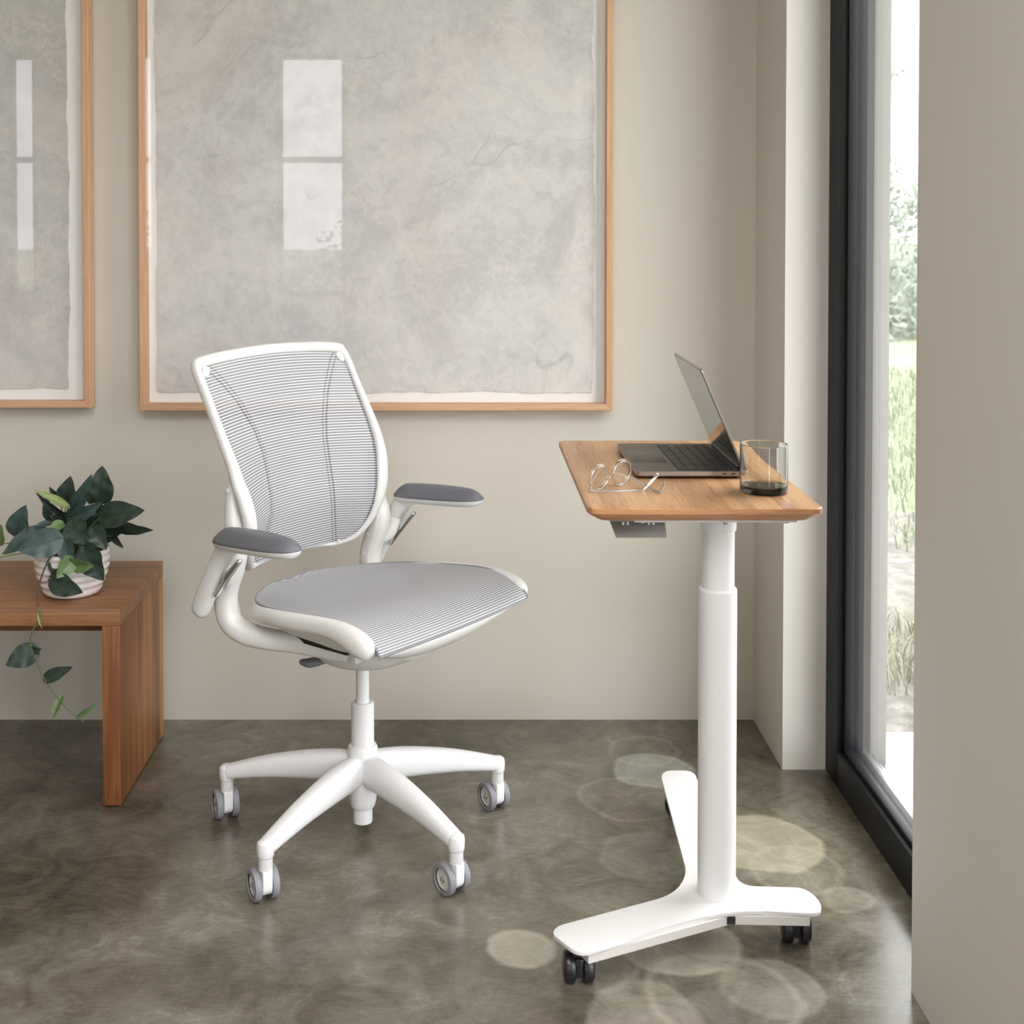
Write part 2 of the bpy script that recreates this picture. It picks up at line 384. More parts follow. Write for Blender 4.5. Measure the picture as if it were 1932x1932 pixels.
b = MB()
b.add(*box_data(0.884, 0.912, 2.84, 2.894, 0.0, 2.55)); b.add(*box_data(0.884, 0.890, 2.825, 2.845, 0.0, 2.55))
struct(b.build('trim_1', M_extdark), 'grey outer metal jamb strip beyond the glass')
sbox('trim_2', 0.912, 0.950, 2.846, 2.894, 0.0, 2.55, m=M_ext, label='pale outer wall return beyond the glass')

# ------------------------------------------------------------------ outdoors
M_patio = plaster('pale_paving', (0.62, 0.62, 0.62), (0.70, 0.70, 0.69))
M_dirt = new_mat('garden_soil', (0.2, 0.16, 0.12), 0.95); v_ = coords(M_dirt)
setc(M_dirt, ramp(M_dirt, noise(M_dirt, v_, 14, 8, 0.75), [(0.35, (0.065, 0.058, 0.05)), (0.5, (0.12, 0.112, 0.10)), (0.68, (0.23, 0.22, 0.205))]))
M_lawn = new_mat('lawn_ground', (0.25, 0.33, 0.12), 0.95); v_ = coords(M_lawn)
setc(M_lawn, ramp(M_lawn, noise(M_lawn, v_, 2.5, 8, 0.8), [(0.35, (0.11, 0.14, 0.075)), (0.5, (0.15, 0.185, 0.105)), (0.68, (0.21, 0.235, 0.15))]))
struct(box('ground_patio', XO, 2.6, -3.4, 3.13, -0.10, -0.008, M_patio), 'pale concrete paving outside the window')
struct(box('ground_soil', XO, 6.0, 3.13, 5.6, -0.10, -0.02, M_dirt), 'bare brown garden soil beyond the paving')
b = MB(); b.add(*box_data(XO+.0, 60, 5.6, 90, -0.12, -0.03)); b.add(*box_data(2.6, 60, -60, 3.13, -0.12, -0.03)); b.add(*box_data(6.0, 60, 3.13, 5.6, -0.12, -0.03))
b.add(*box_data(-60, 2.6, -60, -3.4, -0.12, -0.03))
struct(b.build('ground_lawn', M_lawn), 'bright green lawn beyond the soil')

M_grassm = new_mat('grass_blade', (0.20, 0.225, 0.145), 0.7)  # lightened and greyed to stand in for outdoor haze
M_grassd = new_mat('dry_grass_blade', (0.20, 0.205, 0.13), 0.8)
def blades(name, n, xr, yr, h, w, lean, m):
    b = MB()
    for _ in range(n):
        x = random.uniform(*xr); y = random.uniform(*yr); hh = h*random.uniform(.5, 1.2); a = random.uniform(0, 2*PI); lx, ly = math.cos(a)*lean*hh, math.sin(a)*lean*hh
        px, py = -math.sin(a)*w/2, math.cos(a)*w/2
        b.add([(x-px, y-py, -.03), (x+px, y+py, -.03), (x+lx*.4+px*.8, y+ly*.4+py*.8, hh*.55), (x+lx*.4-px*.8, y+ly*.4-py*.8, hh*.55), (x+lx, y+ly, hh*.95)], [(0, 1, 2, 3), (3, 2, 4)])
    return b.build(name, m, recalc=False)
for nm, arg, lab in (('grass_tuft', (420, (1.10, 1.50), (3.40, 3.95), 0.09, 0.005, 0.9, M_grassd), 'tuft of green and dry grass on the soil by the paving'),):
    o = blades(nm, *arg); o['kind'] = 'stuff'; tag(o, lab, 'grass')
o = blades('lawn_grass', 9000, (1.55, 4.0), (4.9, 11.0), 0.055, 0.008, 0.8, M_grassm); o['kind'] = 'stuff'; tag(o, 'long green grass growing beyond the garden soil', 'grass')

M_leafpale = new_mat('garden_foliage', (0.17, 0.20, 0.15), 0.8)  # made pale, so the hazy overexposed look sits in the colour
M_bark = new_mat('bark', (0.12, 0.09, 0.07), 0.9)
def foliage(b, c, R, n, s):
    for _ in range(n):
        d = Vector((random.gauss(0, 1), random.gauss(0, 1), random.gauss(0, 1))).normalized()*(random.random()**0.45)
        p = Vector(c)+Vector((d.x*R[0], d.y*R[1], d.z*R[2])); u = Vector((random.gauss(0, 1), random.gauss(0, 1), random.gauss(0, 1))).normalized(); w = u.orthogonal().normalized()
        k = s*random.uniform(.6, 1.3); b.add([p-u*k, p+w*k*.5, p+u*k, p-w*k*.5], [(0, 1, 2, 3)])
def shrub(name, label, cat, c, R, n, s, trunk=None, extra=(), group=None):
    t = empty(name, label, cat, (c[0], c[1], -0.03), group=group); b = MB(); foliage(b, (0, 0, c[2]+.03), R, n, s)
    for e, r2, n2 in extra: foliage(b, e, r2, n2, s)
    b.build('foliage', M_leafpale, t, recalc=False)
    if trunk:
        q = MB(); q.add(*sweep_data([(0, 0, 0, trunk, trunk), (0.05, 0, c[2]*.5, trunk*.8, trunk*.8), (0, 0, c[2]+.4, trunk*.3, trunk*.3)], (1, 0, 0), seg=8))
        for e, r2, n2 in extra: q.add(*sweep_data([(0.02, 0, c[2]*.4, trunk*.5, trunk*.5), (e[0]*.6, e[1]*.6, c[2]*.4+(e[2]-c[2]*.4)*.6, trunk*.3, trunk*.3), (*e, .01, .01)], (0, 1, 0), seg=6))
        q.build('trunk', M_bark, t)
    return t
shrub('garden_tree', 'tall pale green tree with airy branches far across the lawn', 'tree', (6.75, 20.5, 1.45), (.95, .95, .55), 950, .07, .07,
      [((-0.05, 0, 2.15), (.42, .4, .25), 110), ((0.1, 0, 3.75), (.45, .3, .15), 45), ((.25, 0, .75), (.8, .8, .30), 160)])
shrub('hedge_shrub', 'pale round bush at the left of the hedge across the lawn', 'shrub', (4.95, 14.6, .15), (.75, .75, 1.05), 1500, .07, group='bushes across the lawn')
shrub('hedge_shrub', 'darker low bush behind the round bush across the lawn', 'shrub', (6.1, 17.2, .05), (1.2, .9, .95), 1500, .08, group='bushes across the lawn')
for i, (x, y, r) in enumerate([(-3.4, -9, 1.3), (-1.0, -10, 1.1)]):
    shrub('garden_shrub', ['bush in the garden behind, mirrored in the left picture', 'bush in the garden behind, mirrored in the large picture'][i], 'shrub', (x, y, 0.5), (r, r*.7, 1.0), 1500, .055, group='bushes in the garden behind the room')

# ------------------------------------------------------------------ framed pictures
M_mat = new_mat('white_mount_board', (0.96, 0.955, 0.94), 0.85)
def print_mat(name, c0, c1, c2, shift=0.0):
    m = new_mat(name, c1, 0.9); v = coords(m); v.node.inputs['Location'].default_value = (shift, shift, shift); a = noise(m, v, 3.2, 9, 0.68, 1.2); f = noise(m, v, 26, 6, 0.75, 0.8)
    s = math_(m, 'ADD', math_(m, 'MULTIPLY', a, 0.6), math_(m, 'MULTIPLY', f, 0.4))
    col = ramp(m, s, [(0.42, c0), (0.5, c1), (0.58, c2)])
    big = noise(m, v, 1.5, 5, 0.6, 0.6)
    col = mix(m, math_(m, 'MULTIPLY', math_(m, 'SUBTRACT', big, 0.47), 5, True), col, mix(m, 0.5, (0.92, 0.84, 0.80), (1, 1, 1)), 'MULTIPLY')
    dkb = noise(m, v, 2.6, 7, 0.7, 0.3)
    col = mix(m, math_(m, 'MULTIPLY', math_(m, 'SUBTRACT', dkb, 0.54), 6, True), col, (0.86, 0.87, 0.88), 'MULTIPLY')
    def lines(sc, di, thr, mk, mt, c, amt):
        nonlocal col
        r = noise(m, v, sc, 2, 0.45, di); k = noise(m, v, mk, 2, 0.5)
        q = math_(m, 'SUBTRACT', 1.0, math_(m, 'MULTIPLY', math_(m, 'ABSOLUTE', math_(m, 'SUBTRACT', r, 0.5)), thr), True)
        q = math_(m, 'MULTIPLY', math_(m, 'MULTIPLY', q, math_(m, 'MULTIPLY', math_(m, 'SUBTRACT', k, mt), 12, True)), amt)
        col = mix(m, q, col, c)
    lines(2.6, 1.6, 110, 4.0, 0.56, (0.36, 0.36, 0.37), 0.5)
    lines(24, 0.8, 12, 7.0, 0.52, (0.80, 0.74, 0.68), 0.4)
    setc(m, col); bump(m, f, 0.25, 0.002); return m
M_print = print_mat('handmade_paper_warm', (0.60, 0.58, 0.565), (0.68, 0.655, 0.635), (0.75, 0.72, 0.69))
M_print2 = print_mat('handmade_paper_grey', (0.57, 0.57, 0.55), (0.64, 0.63, 0.605), (0.71, 0.69, 0.66), 7.3)
def picture(name, label, x0, x1, z0, z1, pr, sheet, m_print):
    t = empty(name, label, 'picture', ((x0+x1)/2, YB-.003, z0)); ox, oy, oz = (x0+x1)/2, YB-.003, z0
    w = 0.0165; d0, d1 = -0.042, 0.0; X0, X1, H = x0-ox, x1-ox, z1-z0
    def rail(pts, mm):   # mitred bar, drawn in x-z and extruded in depth
        V, Fc = prism_data(pts, d0, d1, 0.0012, 1, 'Y'); MB().add(V, Fc).build('frame_bar', mm, t)
    rail([(X0, 0), (X1, 0), (X1-w, w), (X0+w, w)], M_maple_h); rail([(X0, H), (X0+w, H-w), (X1-w, H-w), (X1, H)], M_maple_h)
    rail([(X0, 0), (X0+w, w), (X0+w, H-w), (X0, H)], M_maple); rail([(X1, 0), (X1, H), (X1-w, H-w), (X1-w, w)], M_maple)
    box('backing_board', X0+w, X1-w, -0.008, -0.002, w, H-w, M_mat, t)
    box('glass_pane', X0+w, X1-w, -0.037, -0.035, w, H-w, M_picglass, t)
    a0, a1, b0, b1 = sheet[0]-ox, sheet[1]-ox, sheet[2]-oz, sheet[3]-oz
    rnd = random.Random(pr); pts = []
    def edge(p, q, n, amp):
        dx, dz = q[0]-p[0], q[1]-p[1]; L = math.hypot(dx, dz); ph = [rnd.uniform(0, 6.28) for _ in range(4)]
        for i in range(n):
            s = i/n; o_ = amp*(0.45*math.sin(9*s+ph[0])+0.3*math.sin(31*s+ph[1])+0.2*math.sin(83*s+ph[2])+0.25*rnd.uniform(-1, 1))
            pts.append((p[0]+dx*s-dz/L*o_, p[1]+dz*s+dx/L*o_))
    A = .005
    edge((a0, b0), (a1, b0), 130, A); edge((a1, b0), (a1, b1), 160, A); edge((a1, b1), (a0, b1), 130, A); edge((a0, b1), (a0, b0), 160, A)
    V, Fc = prism_data(pts, -0.0125, -0.008, 0, 1, 'Y'); MB().add(V, Fc).build('paper_print', m_print, t)
    return t
picture('framed_picture', 'large framed grey handmade paper print behind the office chair', -0.808, 0.365, 0.790, 2.33, 3, (-0.770, 0.320, 0.832, 2.29), M_print)
picture('framed_picture', 'framed grey paper print cut off by the left edge, above the plant', -2.10, -0.930, 0.797, 2.33, 5, (-2.06, -0.992, 0.842, 2.29), M_print2)

# ------------------------------------------------------------------ bench
bt = empty('wooden_bench', 'solid teak bench with panel legs against the back wall', 'bench', (-1.35, 2.8975, 0))
BX, BY = 1.35, -2.8975
def bbox(n, x0, x1, y0, y1, z0, z1, m, bev=0.002): return box(n, x0+BX, x1+BX, y0+BY, y1+BY, z0, z1, m, bt, bev)
# top and side share mitred corners
bbox('bench_top', -1.961, -.739, 2.703, 3.092, .3925, .430, M_teak_top, .0015)
for x0 in (-.778, -1.961): bbox('side_panel', x0, x0+.039, 2.7035, 3.0915, .004, .3925, M_teak_side, .0015)
bbox('back_rail', -1.92, -.779, 3.045, 3.070, .272, .3918, M_teak_top)
for x in (-.76, -1.94):
    for y in (2.73, 3.06): bbox('foot_glide', x-.012, x+.012, y-.012, y+.012, 0.0, 0.0045, M_dark, 0)

# ------------------------------------------------------------------ potted plant
PC = Vector((-0.877, 2.822, 0.4302))
pt = empty('potted_plant', 'trailing dark green leafy houseplant in a ribbed white pot on the bench', 'plant', tuple(PC))
M_pot = new_mat('white_glazed_ceramic', (0.80, 0.755, 0.74), 0.22)
prof = [(0.001, 0.0), (0.052, 0.0), (0.060, 0.004)]
for i in range(31):
    t_ = i/30; z = 0.006+0.092*t_; r = 0.061+0.020*math.sin(min(1, t_*1.25)*PI/2)+0.0016*math.sin(t_*2*PI*5.5)
    prof.append((r, z))
prof += [(0.0805, 0.100), (0.0775, 0.101), (0.076, 0.094), (0.074, 0.085), (0.001, 0.085)]
lathe('pot', prof, M_pot, pt, 64)
M_soil = new_mat('potting_soil', (0.03, 0.02, 0.014), 0.95)
lathe('soil', [(0.001, 0.0855), (0.074, 0.0855), (0.072, 0.0895), (0.001, 0.091)], M_soil, pt, 32)
def leaf_mat(name, c0, c1, cm):
    m = new_mat(name, c0, 0.42); u = nd(m, 'ShaderNodeUVMap'); s = nd(m, 'ShaderNodeSeparateXYZ'); lk(m, u.outputs[0], s.inputs[0])
    v = coords(m); n = noise(m, v, 60, 4, 0.6); col = ramp(m, n, [(0.35, c0), (0.65, c1)])
    # side veins and midrib, read along the leaf
    d = math_(m, 'ABSOLUTE', math_(m, 'SUBTRACT', s.outputs[0], 0.5))
    vein = math_(m, 'SINE', math_(m, 'MULTIPLY', math_(m, 'SUBTRACT', s.outputs[1], math_(m, 'MULTIPLY', d, 0.9)), 46))
    col = mix(m, math_(m, 'MULTIPLY', math_(m, 'MULTIPLY', math_(m, 'SUBTRACT', vein, 0.75), 3, True), 0.05), col, cm)
    mid = math_(m, 'SUBTRACT', 1.0, math_(m, 'MULTIPLY', d, 15), True)
    mid = math_(m, 'MULTIPLY', mid, math_(m, 'SUBTRACT', 1.15, s.outputs[1]), True)
    col = mix(m, math_(m, 'MULTIPLY', mid, 0.85), col, cm); setc(m, col); bump(m, vein, 0.03, 0.001); return m
M_leaf = leaf_mat('leaf_deep_green', (0.020, 0.035, 0.025), (0.036, 0.058, 0.040), (0.010, 0.022, 0.012))
M_leaf2 = leaf_mat('leaf_blue_green', (0.038, 0.068, 0.062), (0.060, 0.098, 0.086), (0.014, 0.030, 0.020))
M_leaf3 = leaf_mat('leaf_young_green', (0.10, 0.17, 0.060), (0.14, 0.215, 0.085), (0.045, 0.085, 0.022))
M_leafy = leaf_mat('leaf_underside', (0.20, 0.27, 0.08), (0.27, 0.33, 0.12), (0.10, 0.15, 0.05))
M_stem = new_mat('green_stem', (0.085, 0.125, 0.035), 0.5)
M_stembr = new_mat('brown_stem', (0.075, 0.035, 0.022), 0.6)
def leaf_data(B, T, w, fold=0.28, droop=0.10, roll=0.0, view=Vector((0, -1, 0.12)), lobe=0.10):
    B, T = Vector(B), Vector(T); A = T-B; L = A.length; A.normalize()
    n = (view-A*view.dot(A)).normalized(); n.rotate(Matrix.Rotation(roll, 3, A)); s = A.cross(n).normalized()
    NT, NS = 14, 8; V = []; UV = []; Fc = []
    for i in range(NT+1):
        t = i/NT
        hw = w/2*(math.sin(PI*min(1, t**0.64))**0.74)*(1.0 if t < .55 else 1-0.16*((t-.55)/.45)) if 0 < t < 1 else 0.0006
        if t >= 1: hw = 0.0004
        for j in range(NS+1):
            q = (j/NS-0.5)*2; x = q*hw
            back = -lobe*L*(abs(q)**1.5)*max(0, 1-t*3.2)
            p = B+A*(t*L+back)+s*x+n*(fold*abs(x)*(0.6+0.4*abs(q))-fold*w*.12-droop*L*(t-.35)**2*1.6+0.012*w*math.sin(t*17+q*3)*abs(q)*3)
            V.append(p); UV.append((j/NS, t))
    for i in range(NT):
        for j in range(NS):
            a = i*(NS+1)+j; Fc.append((a, a+1, a+NS+2, a+NS+1))
    # a leaf is a thin solid: give it a back face set
    k = len(V); th = 0.0007
    V2 = [p-n*th for p in V]; V += V2; UV += UV
    Fc2 = [tuple(k+i for i in f[::-1]) for f in Fc]
    rim = []
    def idx(i, j): return i*(NS+1)+j
    for i in range(NT): rim.append((idx(i, 0), idx(i+1, 0), k+idx(i+1, 0), k+idx(i, 0))); rim.append((idx(i+1, NS), idx(i, NS), k+idx(i, NS), k+idx(i+1, NS)))
    return V, Fc+Fc2+rim, UV
LEAVES = [  # base, tip, width, material, roll, fold
 ((-0.823, 2.85, 0.627), (-0.814, 2.835, 0.709), 0.0605, 0, .15, .25), ((-0.81, 2.81, 0.602), (-0.711, 2.785, 0.624), 0.0597, 0, -.25, .3),
 ((-0.796, 2.87, 0.57), (-0.706, 2.845, 0.56), 0.0337, 0, .5, .3), ((-0.796, 2.85, 0.551), (-0.766, 2.825, 0.53), 0.0159, 0, 0, .3),
 ((-0.906, 2.87, 0.612), (-0.893, 2.855, 0.682), 0.0513, 0, -.1, .3), ((-0.884, 2.85, 0.607), (-0.834, 2.825, 0.69), 0.0334, 1, .4, .5),
 ((-0.883, 2.81, 0.626), (-0.946, 2.785, 0.669), 0.0187, 3, .6, .6), ((-0.902, 2.85, 0.596), (-0.96, 2.825, 0.648), 0.0211, 0, -.5, .5),
 ((-0.947, 2.88, 0.579), (-0.946, 2.855, 0.639), 0.0241, 1, 0, .3), ((-0.881, 2.81, 0.599), (-0.802, 2.785, 0.635), 0.0355, 1, .4, .4),
 ((-0.863, 2.77, 0.603), (-0.824, 2.745, 0.557), 0.0588, 0, .1, .25), ((-0.999, 2.81, 0.561), (-0.971, 2.785, 0.631), 0.0518, 1, .0, .3),
 ((-1.033, 2.79, 0.547), (-1.017, 2.765, 0.593), 0.0349, 2, 0, .3), ((-0.882, 2.75, 0.569), (-0.965, 2.725, 0.549), 0.0640, 1, .0, .25),
 ((-0.935, 2.8, 0.576), (-1.019, 2.775, 0.53), 0.0427, 1, .3, .3), ((-0.887, 2.79, 0.594), (-0.912, 2.765, 0.583), 0.0249, 2, .3, .3),
 ((-0.922, 2.81, 0.589), (-0.949, 2.785, 0.588), 0.0157, 1, .6, .3), ((-0.881, 2.765, 0.557), (-0.893, 2.728, 0.489), 0.052, 0, .3, .3),
 ((-0.872, 2.752, 0.563), (-0.846, 2.724, 0.512), 0.042, 1, .2, .4), ((-0.819, 2.78, 0.585), (-0.783, 2.755, 0.545), 0.0404, 0, -.2, .3),
 ((-0.830, 2.748, 0.550), (-0.781, 2.718, 0.486), 0.0617, 0, .1, .3), ((-0.848, 2.728, 0.532), (-0.872, 2.703, 0.495), 0.0400, 2, -.5, .3),
 ((-0.853, 2.728, 0.520), (-0.797, 2.705, 0.519), 0.0370, 2, .5, .3), ((-0.894, 2.725, 0.487), (-0.821, 2.7, 0.464), 0.0502, 0, .1, .25),
 ((-0.816, 2.87, 0.566), (-0.774, 2.845, 0.557), 0.0289, 0, .2, .3), ((-0.925, 2.89, 0.616), (-0.941, 2.865, 0.656), 0.0194, 0, .2, .3),
 ((-0.836, 2.84, 0.627), (-0.838, 2.815, 0.655), 0.019, 0, .3, .3),
 ((-0.86, 2.83, 0.57), (-0.80, 2.82, 0.60), 0.045, 0, .3, .3), ((-0.88, 2.84, 0.56), (-0.93, 2.83, 0.60), 0.045, 0, -.3, .3), ((-0.90, 2.85, 0.55), (-0.88, 2.86, 0.62), 0.05, 0, .2, .3),
 ((-0.85, 2.86, 0.56), (-0.83, 2.88, 0.62), 0.05, 0, -.2, .3), ((-0.87, 2.88, 0.55), (-0.92, 2.92, 0.60), 0.05, 0, .1, .3), ((-0.84, 2.88, 0.54), (-0.78, 2.92, 0.57), 0.05, 0, .1, .3)]
VINE = [((-0.908, 2.673, 0.352), (-0.968, 2.655, 0.324), 0.0495, 0, .1, .3), ((-0.917, 2.672, 0.352), (-0.894, 2.660, 0.356), 0.0150, 0, .3, .4),
 ((-0.891, 2.673, 0.289), (-0.83, 2.66, 0.319), 0.0285, 0, -.2, .3), ((-0.856, 2.673, 0.251), (-0.873, 2.66, 0.208), 0.0186, 2, .4, .5),
 ((-0.822, 2.673, 0.207), (-0.779, 2.66, 0.24), 0.0126, 2, .3, .4), ((-0.903, 2.672, 0.427), (-0.893, 2.66, 0.401), 0.0066, 3, .3, .5)]
LM = [M_leaf, M_leaf2, M_leaf3, M_leafy]
b = MB()
for B, T, w, k, roll, fold in LEAVES:
    rel = lambda p: Vector(p)-PC
    V, Fc, UV = leaf_data(rel(B), rel(T), w, fold, .12, roll); b.add(V, Fc, UV, k)
b.build('foliage', LM, pt, 60, False)
b = MB()
for i, (B, T, w, k, roll, fold) in enumerate(LEAVES):
    Bv = Vector(B)-PC
    if (Vector(B)-PC).z < 0.06: continue
    root = Vector((random.uniform(-.03, .03), random.uniform(-.03, .03), 0.087))
    if i == 12: root = Vector((-0.05, -.02, .087))
    midp = root.lerp(Bv, 0.55)+Vector((0, 0, 0.012))
    b.add(*sweep_data([(*root, .0017, .0017), (*midp, .0014, .0014), (*Bv, .001, .001)], (1, 0, 0), seg=6, n=5))
b.build('stems', M_stem, pt)
STEM = [(-0.872, 2.79, 0.522), (-0.885, 2.752, 0.540), (-0.9, 2.735, 0.528), (-0.907, 2.705, 0.497), (-0.91, 2.685, 0.463), (-0.904, 2.675, 0.442), (-0.899, 2.672, 0.428), (-0.905, 2.672, 0.411), (-0.916, 2.672, 0.391), (-0.921, 2.672, 0.364), (-0.912, 2.672, 0.34), (-0.906, 2.672, 0.324), (-0.892, 2.672, 0.291), (-0.862, 2.672, 0.248), (-0.841, 2.672, 0.224), (-0.823, 2.672, 0.209), (-0.807, 2.672, 0.198)]
b = MB(); n_ = len(STEM)
b.add(*sweep_data([(*(Vector(p)-PC), .0022-.0010*i/n_, .0022-.0010*i/n_) for i, p in enumerate(STEM[:6])], (0, 1, 0), seg=8), mi=0)
b.add(*sweep_data([(*(Vector(p)-PC), .0019-.0009*i/n_, .0019-.0009*i/n_) for i, p in enumerate(STEM[5:])], (0, 1, 0), seg=8), mi=1)
b.add(*sweep_data([(*(Vector(p)-PC), .0011, .0011) for p in ((-0.909, 2.697, 0.488), (-0.9, 2.705, 0.486), (-0.892, 2.722, 0.488))], (0, 0, 1), seg=6), mi=0)
b.add(*sweep_data([(*(Vector(p)-PC), .0014, .0014) for p in ((-0.93, 2.79, 0.53), (-0.985, 2.765, 0.531), (-1.02, 2.75, 0.527), (-1.06, 2.74, 0.533))], (0, 0, 1), seg=6), mi=1)
vine = b.build('trailing_stem', [M_stembr, M_stem], pt)
b = MB()
for B, T, w, k, roll, fold in VINE:
    V, Fc, UV = leaf_data(Vector(B)-PC, Vector(T)-PC, w, fold, .08, roll); b.add(V, Fc, UV, k)
b.build('vine_leaves', LM, vine, 60, False)

# ------------------------------------------------------------------ office chair
HUB = (-0.21, 2.577, 0.0); YAW = math.radians(-38)
ch = empty('office_chair', 'white mesh office chair on five wheels, facing the desk', 'chair', HUB, YAW)
# --- gas lift and star base
lathe('gas_lift', [(0.0135, 0.27), (0.0135, 0.385)], M_powder, ch, 32)
lathe('column_sleeve', [(0.015, 0.277), (0.0205, 0.2775), (0.0232, 0.2745), (0.0235, 0.27), (0.0235, 0.180), (0.0235, 0.15)], M_powder, ch, 40)
lathe('hub', [(0.012, 0.030), (0.0195, 0.031), (0.0200, 0.034), (0.0200, 0.061), (0.0240, 0.063), (0.0255, 0.066), (0.0275, 0.075), (0.0290, 0.088), (0.0310, 0.100), (0.0315, 0.165), (0.0305, 0.184), (0.0275, 0.190), (0.0245, 0.190)], M_powder, ch, 48)
LEGA = [math.radians(22+72*k)-YAW for k in range(5)]
Rl = 0.300
leg_pts = [(0.018, 0, 0.142, .021, .031), (0.06, 0, 0.141, .0235, .031), (0.12, 0, 0.136, .0235, .028), (0.20, 0, 0.1245, .0205, .0225), (0.265, 0, 0.1105, .0178, .0172), (0.292, 0, 0.104, .0168, .0150)]
b = MB().add(*sweep_data(leg_pts, (0, 0, 1), seg=24, power=2.7, n=6))
b.add(*lathe_data([(0.003, 0.0862), (0.0150, 0.0866), (0.0158, 0.0885), (0.0164, 0.104), (0.0152, 0.1115), (0.011, 0.1155), (0.002, 0.1175)], 28, Matrix.Translation((Rl, 0, 0))))
leg = b.build('leg', M_powder, ch); leg.rotation_euler = (0, 0, LEGA[0])
for a in LEGA[1:]: c = leg.copy(); COL.objects.link(c); c.parent = ch; c.rotation_euler = (0, 0, a)
def rotY(deg): return Matrix.Rotation(math.radians(deg), 4, 'Y')
def make_caster():
    # local: axle along Y, origin under the stem at floor level, wheel centre set back along -X
    tr = 0.014
    b = MB(); b.add(*lathe_data([(0.004, 0.060), (0.0125, 0.060), (0.0135, 0.0625), (0.0135, 0.083), (0.0145, 0.0855), (0.004, 0.0862)], 24))
    V, Fc = prism_data(rounded([(-0.030, 0.018), (-0.032, 0.040), (-0.020, 0.055), (0.0135, 0.066), (0.0135, 0.024), (0.004, 0.014)], 0.007, 4), -0.0095, 0.0095, 0.0015, 2, 'Y'); b.add(V, Fc)
    cs = b.build('caster', M_powder, None)
    base = Matrix.Translation((-tr, 0, 0.030)) @ Matrix.Rotation(-PI/2, 4, 'X')
    for s in (-1, 1):
        prof = [(0.010, 0.0105), (0.0290, 0.0105), (0.0300, 0.0125), (0.0300, 0.0205), (0.0285, 0.0235), (0.0215, 0.0245), (0.0208, 0.0225)]
        disc = [(0.0110, 0.0105), (0.0212, 0.0140), (0.0208, 0.0190), (0.0205, 0.0200), (0.0165, 0.0206), (0.0160, 0.0192), (0.0110, 0.0188), (0.0075, 0.0200), (0.0002, 0.0200)]
        mt = base @ Matrix.Diagonal((1, 1, s, 1))
        w = MB().add(*lathe_data(prof, 40, mt, False), mi=0).add(*lathe_data(disc, 32, mt, False), mi=1).build('wheel', [M_tyre, M_whitelo], cs)
        MB().add(*lathe_data([(0.0055, 0.0195), (0.0055, 0.0212), (0.0035, 0.0222), (0.0035, 0.0238), (0.0025, 0.0248), (0.0002, 0.0248)], 12, mt)).build('axle_bolt', M_chrome, cs)
    return cs
CAST = [(22, 212), (94, 130), (166, 205), (238, 208), (310, 218)]   # leg angle, direction of the axle (room degrees)
proto = None
for (la, ax) in CAST:
    a = math.radians(la)-YAW; c = make_caster() if proto is None else copy_tree(proto); proto = proto or c
    c.parent = ch; c.location = (Rl*math.cos(a), Rl*math.sin(a), 0.0); c.rotation_euler = (0, 0, math.radians(ax-90-180)-YAW)

# --- seat
def interp(tab, x):
    if x <= tab[0][0]: return tab[0][1]
    for (a, fa), (b_, fb) in zip(tab[:-1], tab[1:]):
        if x <= b_: t = (x-a)/(b_-a); return fa+(fb-fa)*t
    return tab[-1][1]
def smooth_tab(tab, n=8):
    return [(p.x, p.y) for p in catmull([(a, b_, 0) for a, b_ in tab], n)]
# rows of the seat skin from rear to the rolled front edge: (u, z, half width)
SROW = [(-0.209, 0.4975, 0.026), (-0.205, 0.498, 0.058), (-0.192, 0.4985, 0.092), (-0.168, 0.500, 0.131), (-0.130, 0.503, 0.172), (-0.08, 0.508, 0.202), (-0.02, 0.514, 0.217), (0.04, 0.520, 0.222), (0.10, 0.526, 0.224), (0.140, 0.528, 0.2255),
        (0.170, 0.5265, 0.2265), (0.198, 0.5205, 0.2275), (0.222, 0.511, 0.2285), (0.240, 0.4985, 0.2285), (0.2490, 0.487, 0.2285), (0.2480, 0.4790, 0.228), (0.2420, 0.4745, 0.227)]
rows = catmull(SROW, 8)
def seat_dip(u): return interp([(-.22, .004), (-.12, .012), (0, .014), (.1, .010), (.2, .004), (.26, 0)], u)
NJ = 32; V = []; UV = []; Fc = []; Lacc = 0; prev = None
for r in rows:
    if prev is not None: Lacc += math.hypot(r.x-prev.x, r.y-prev.y)
    prev = r
    for j in range(NJ+1):
        q = (j/NJ-.5)*2
        V.append((r.x+0.006*(1-q*q)*max(0, (r.x-.1)/.15), q*r.z, r.y-seat_dip(r.x)*(1-q*q)**1.2)); UV.append((j/NJ, Lacc/0.0052))
n1_ = NJ+1
for i in range(len(rows)-1):
    for j in range(NJ): a = i*n1_+j; Fc.append((a, a+1, a+n1_+1, a+n1_))
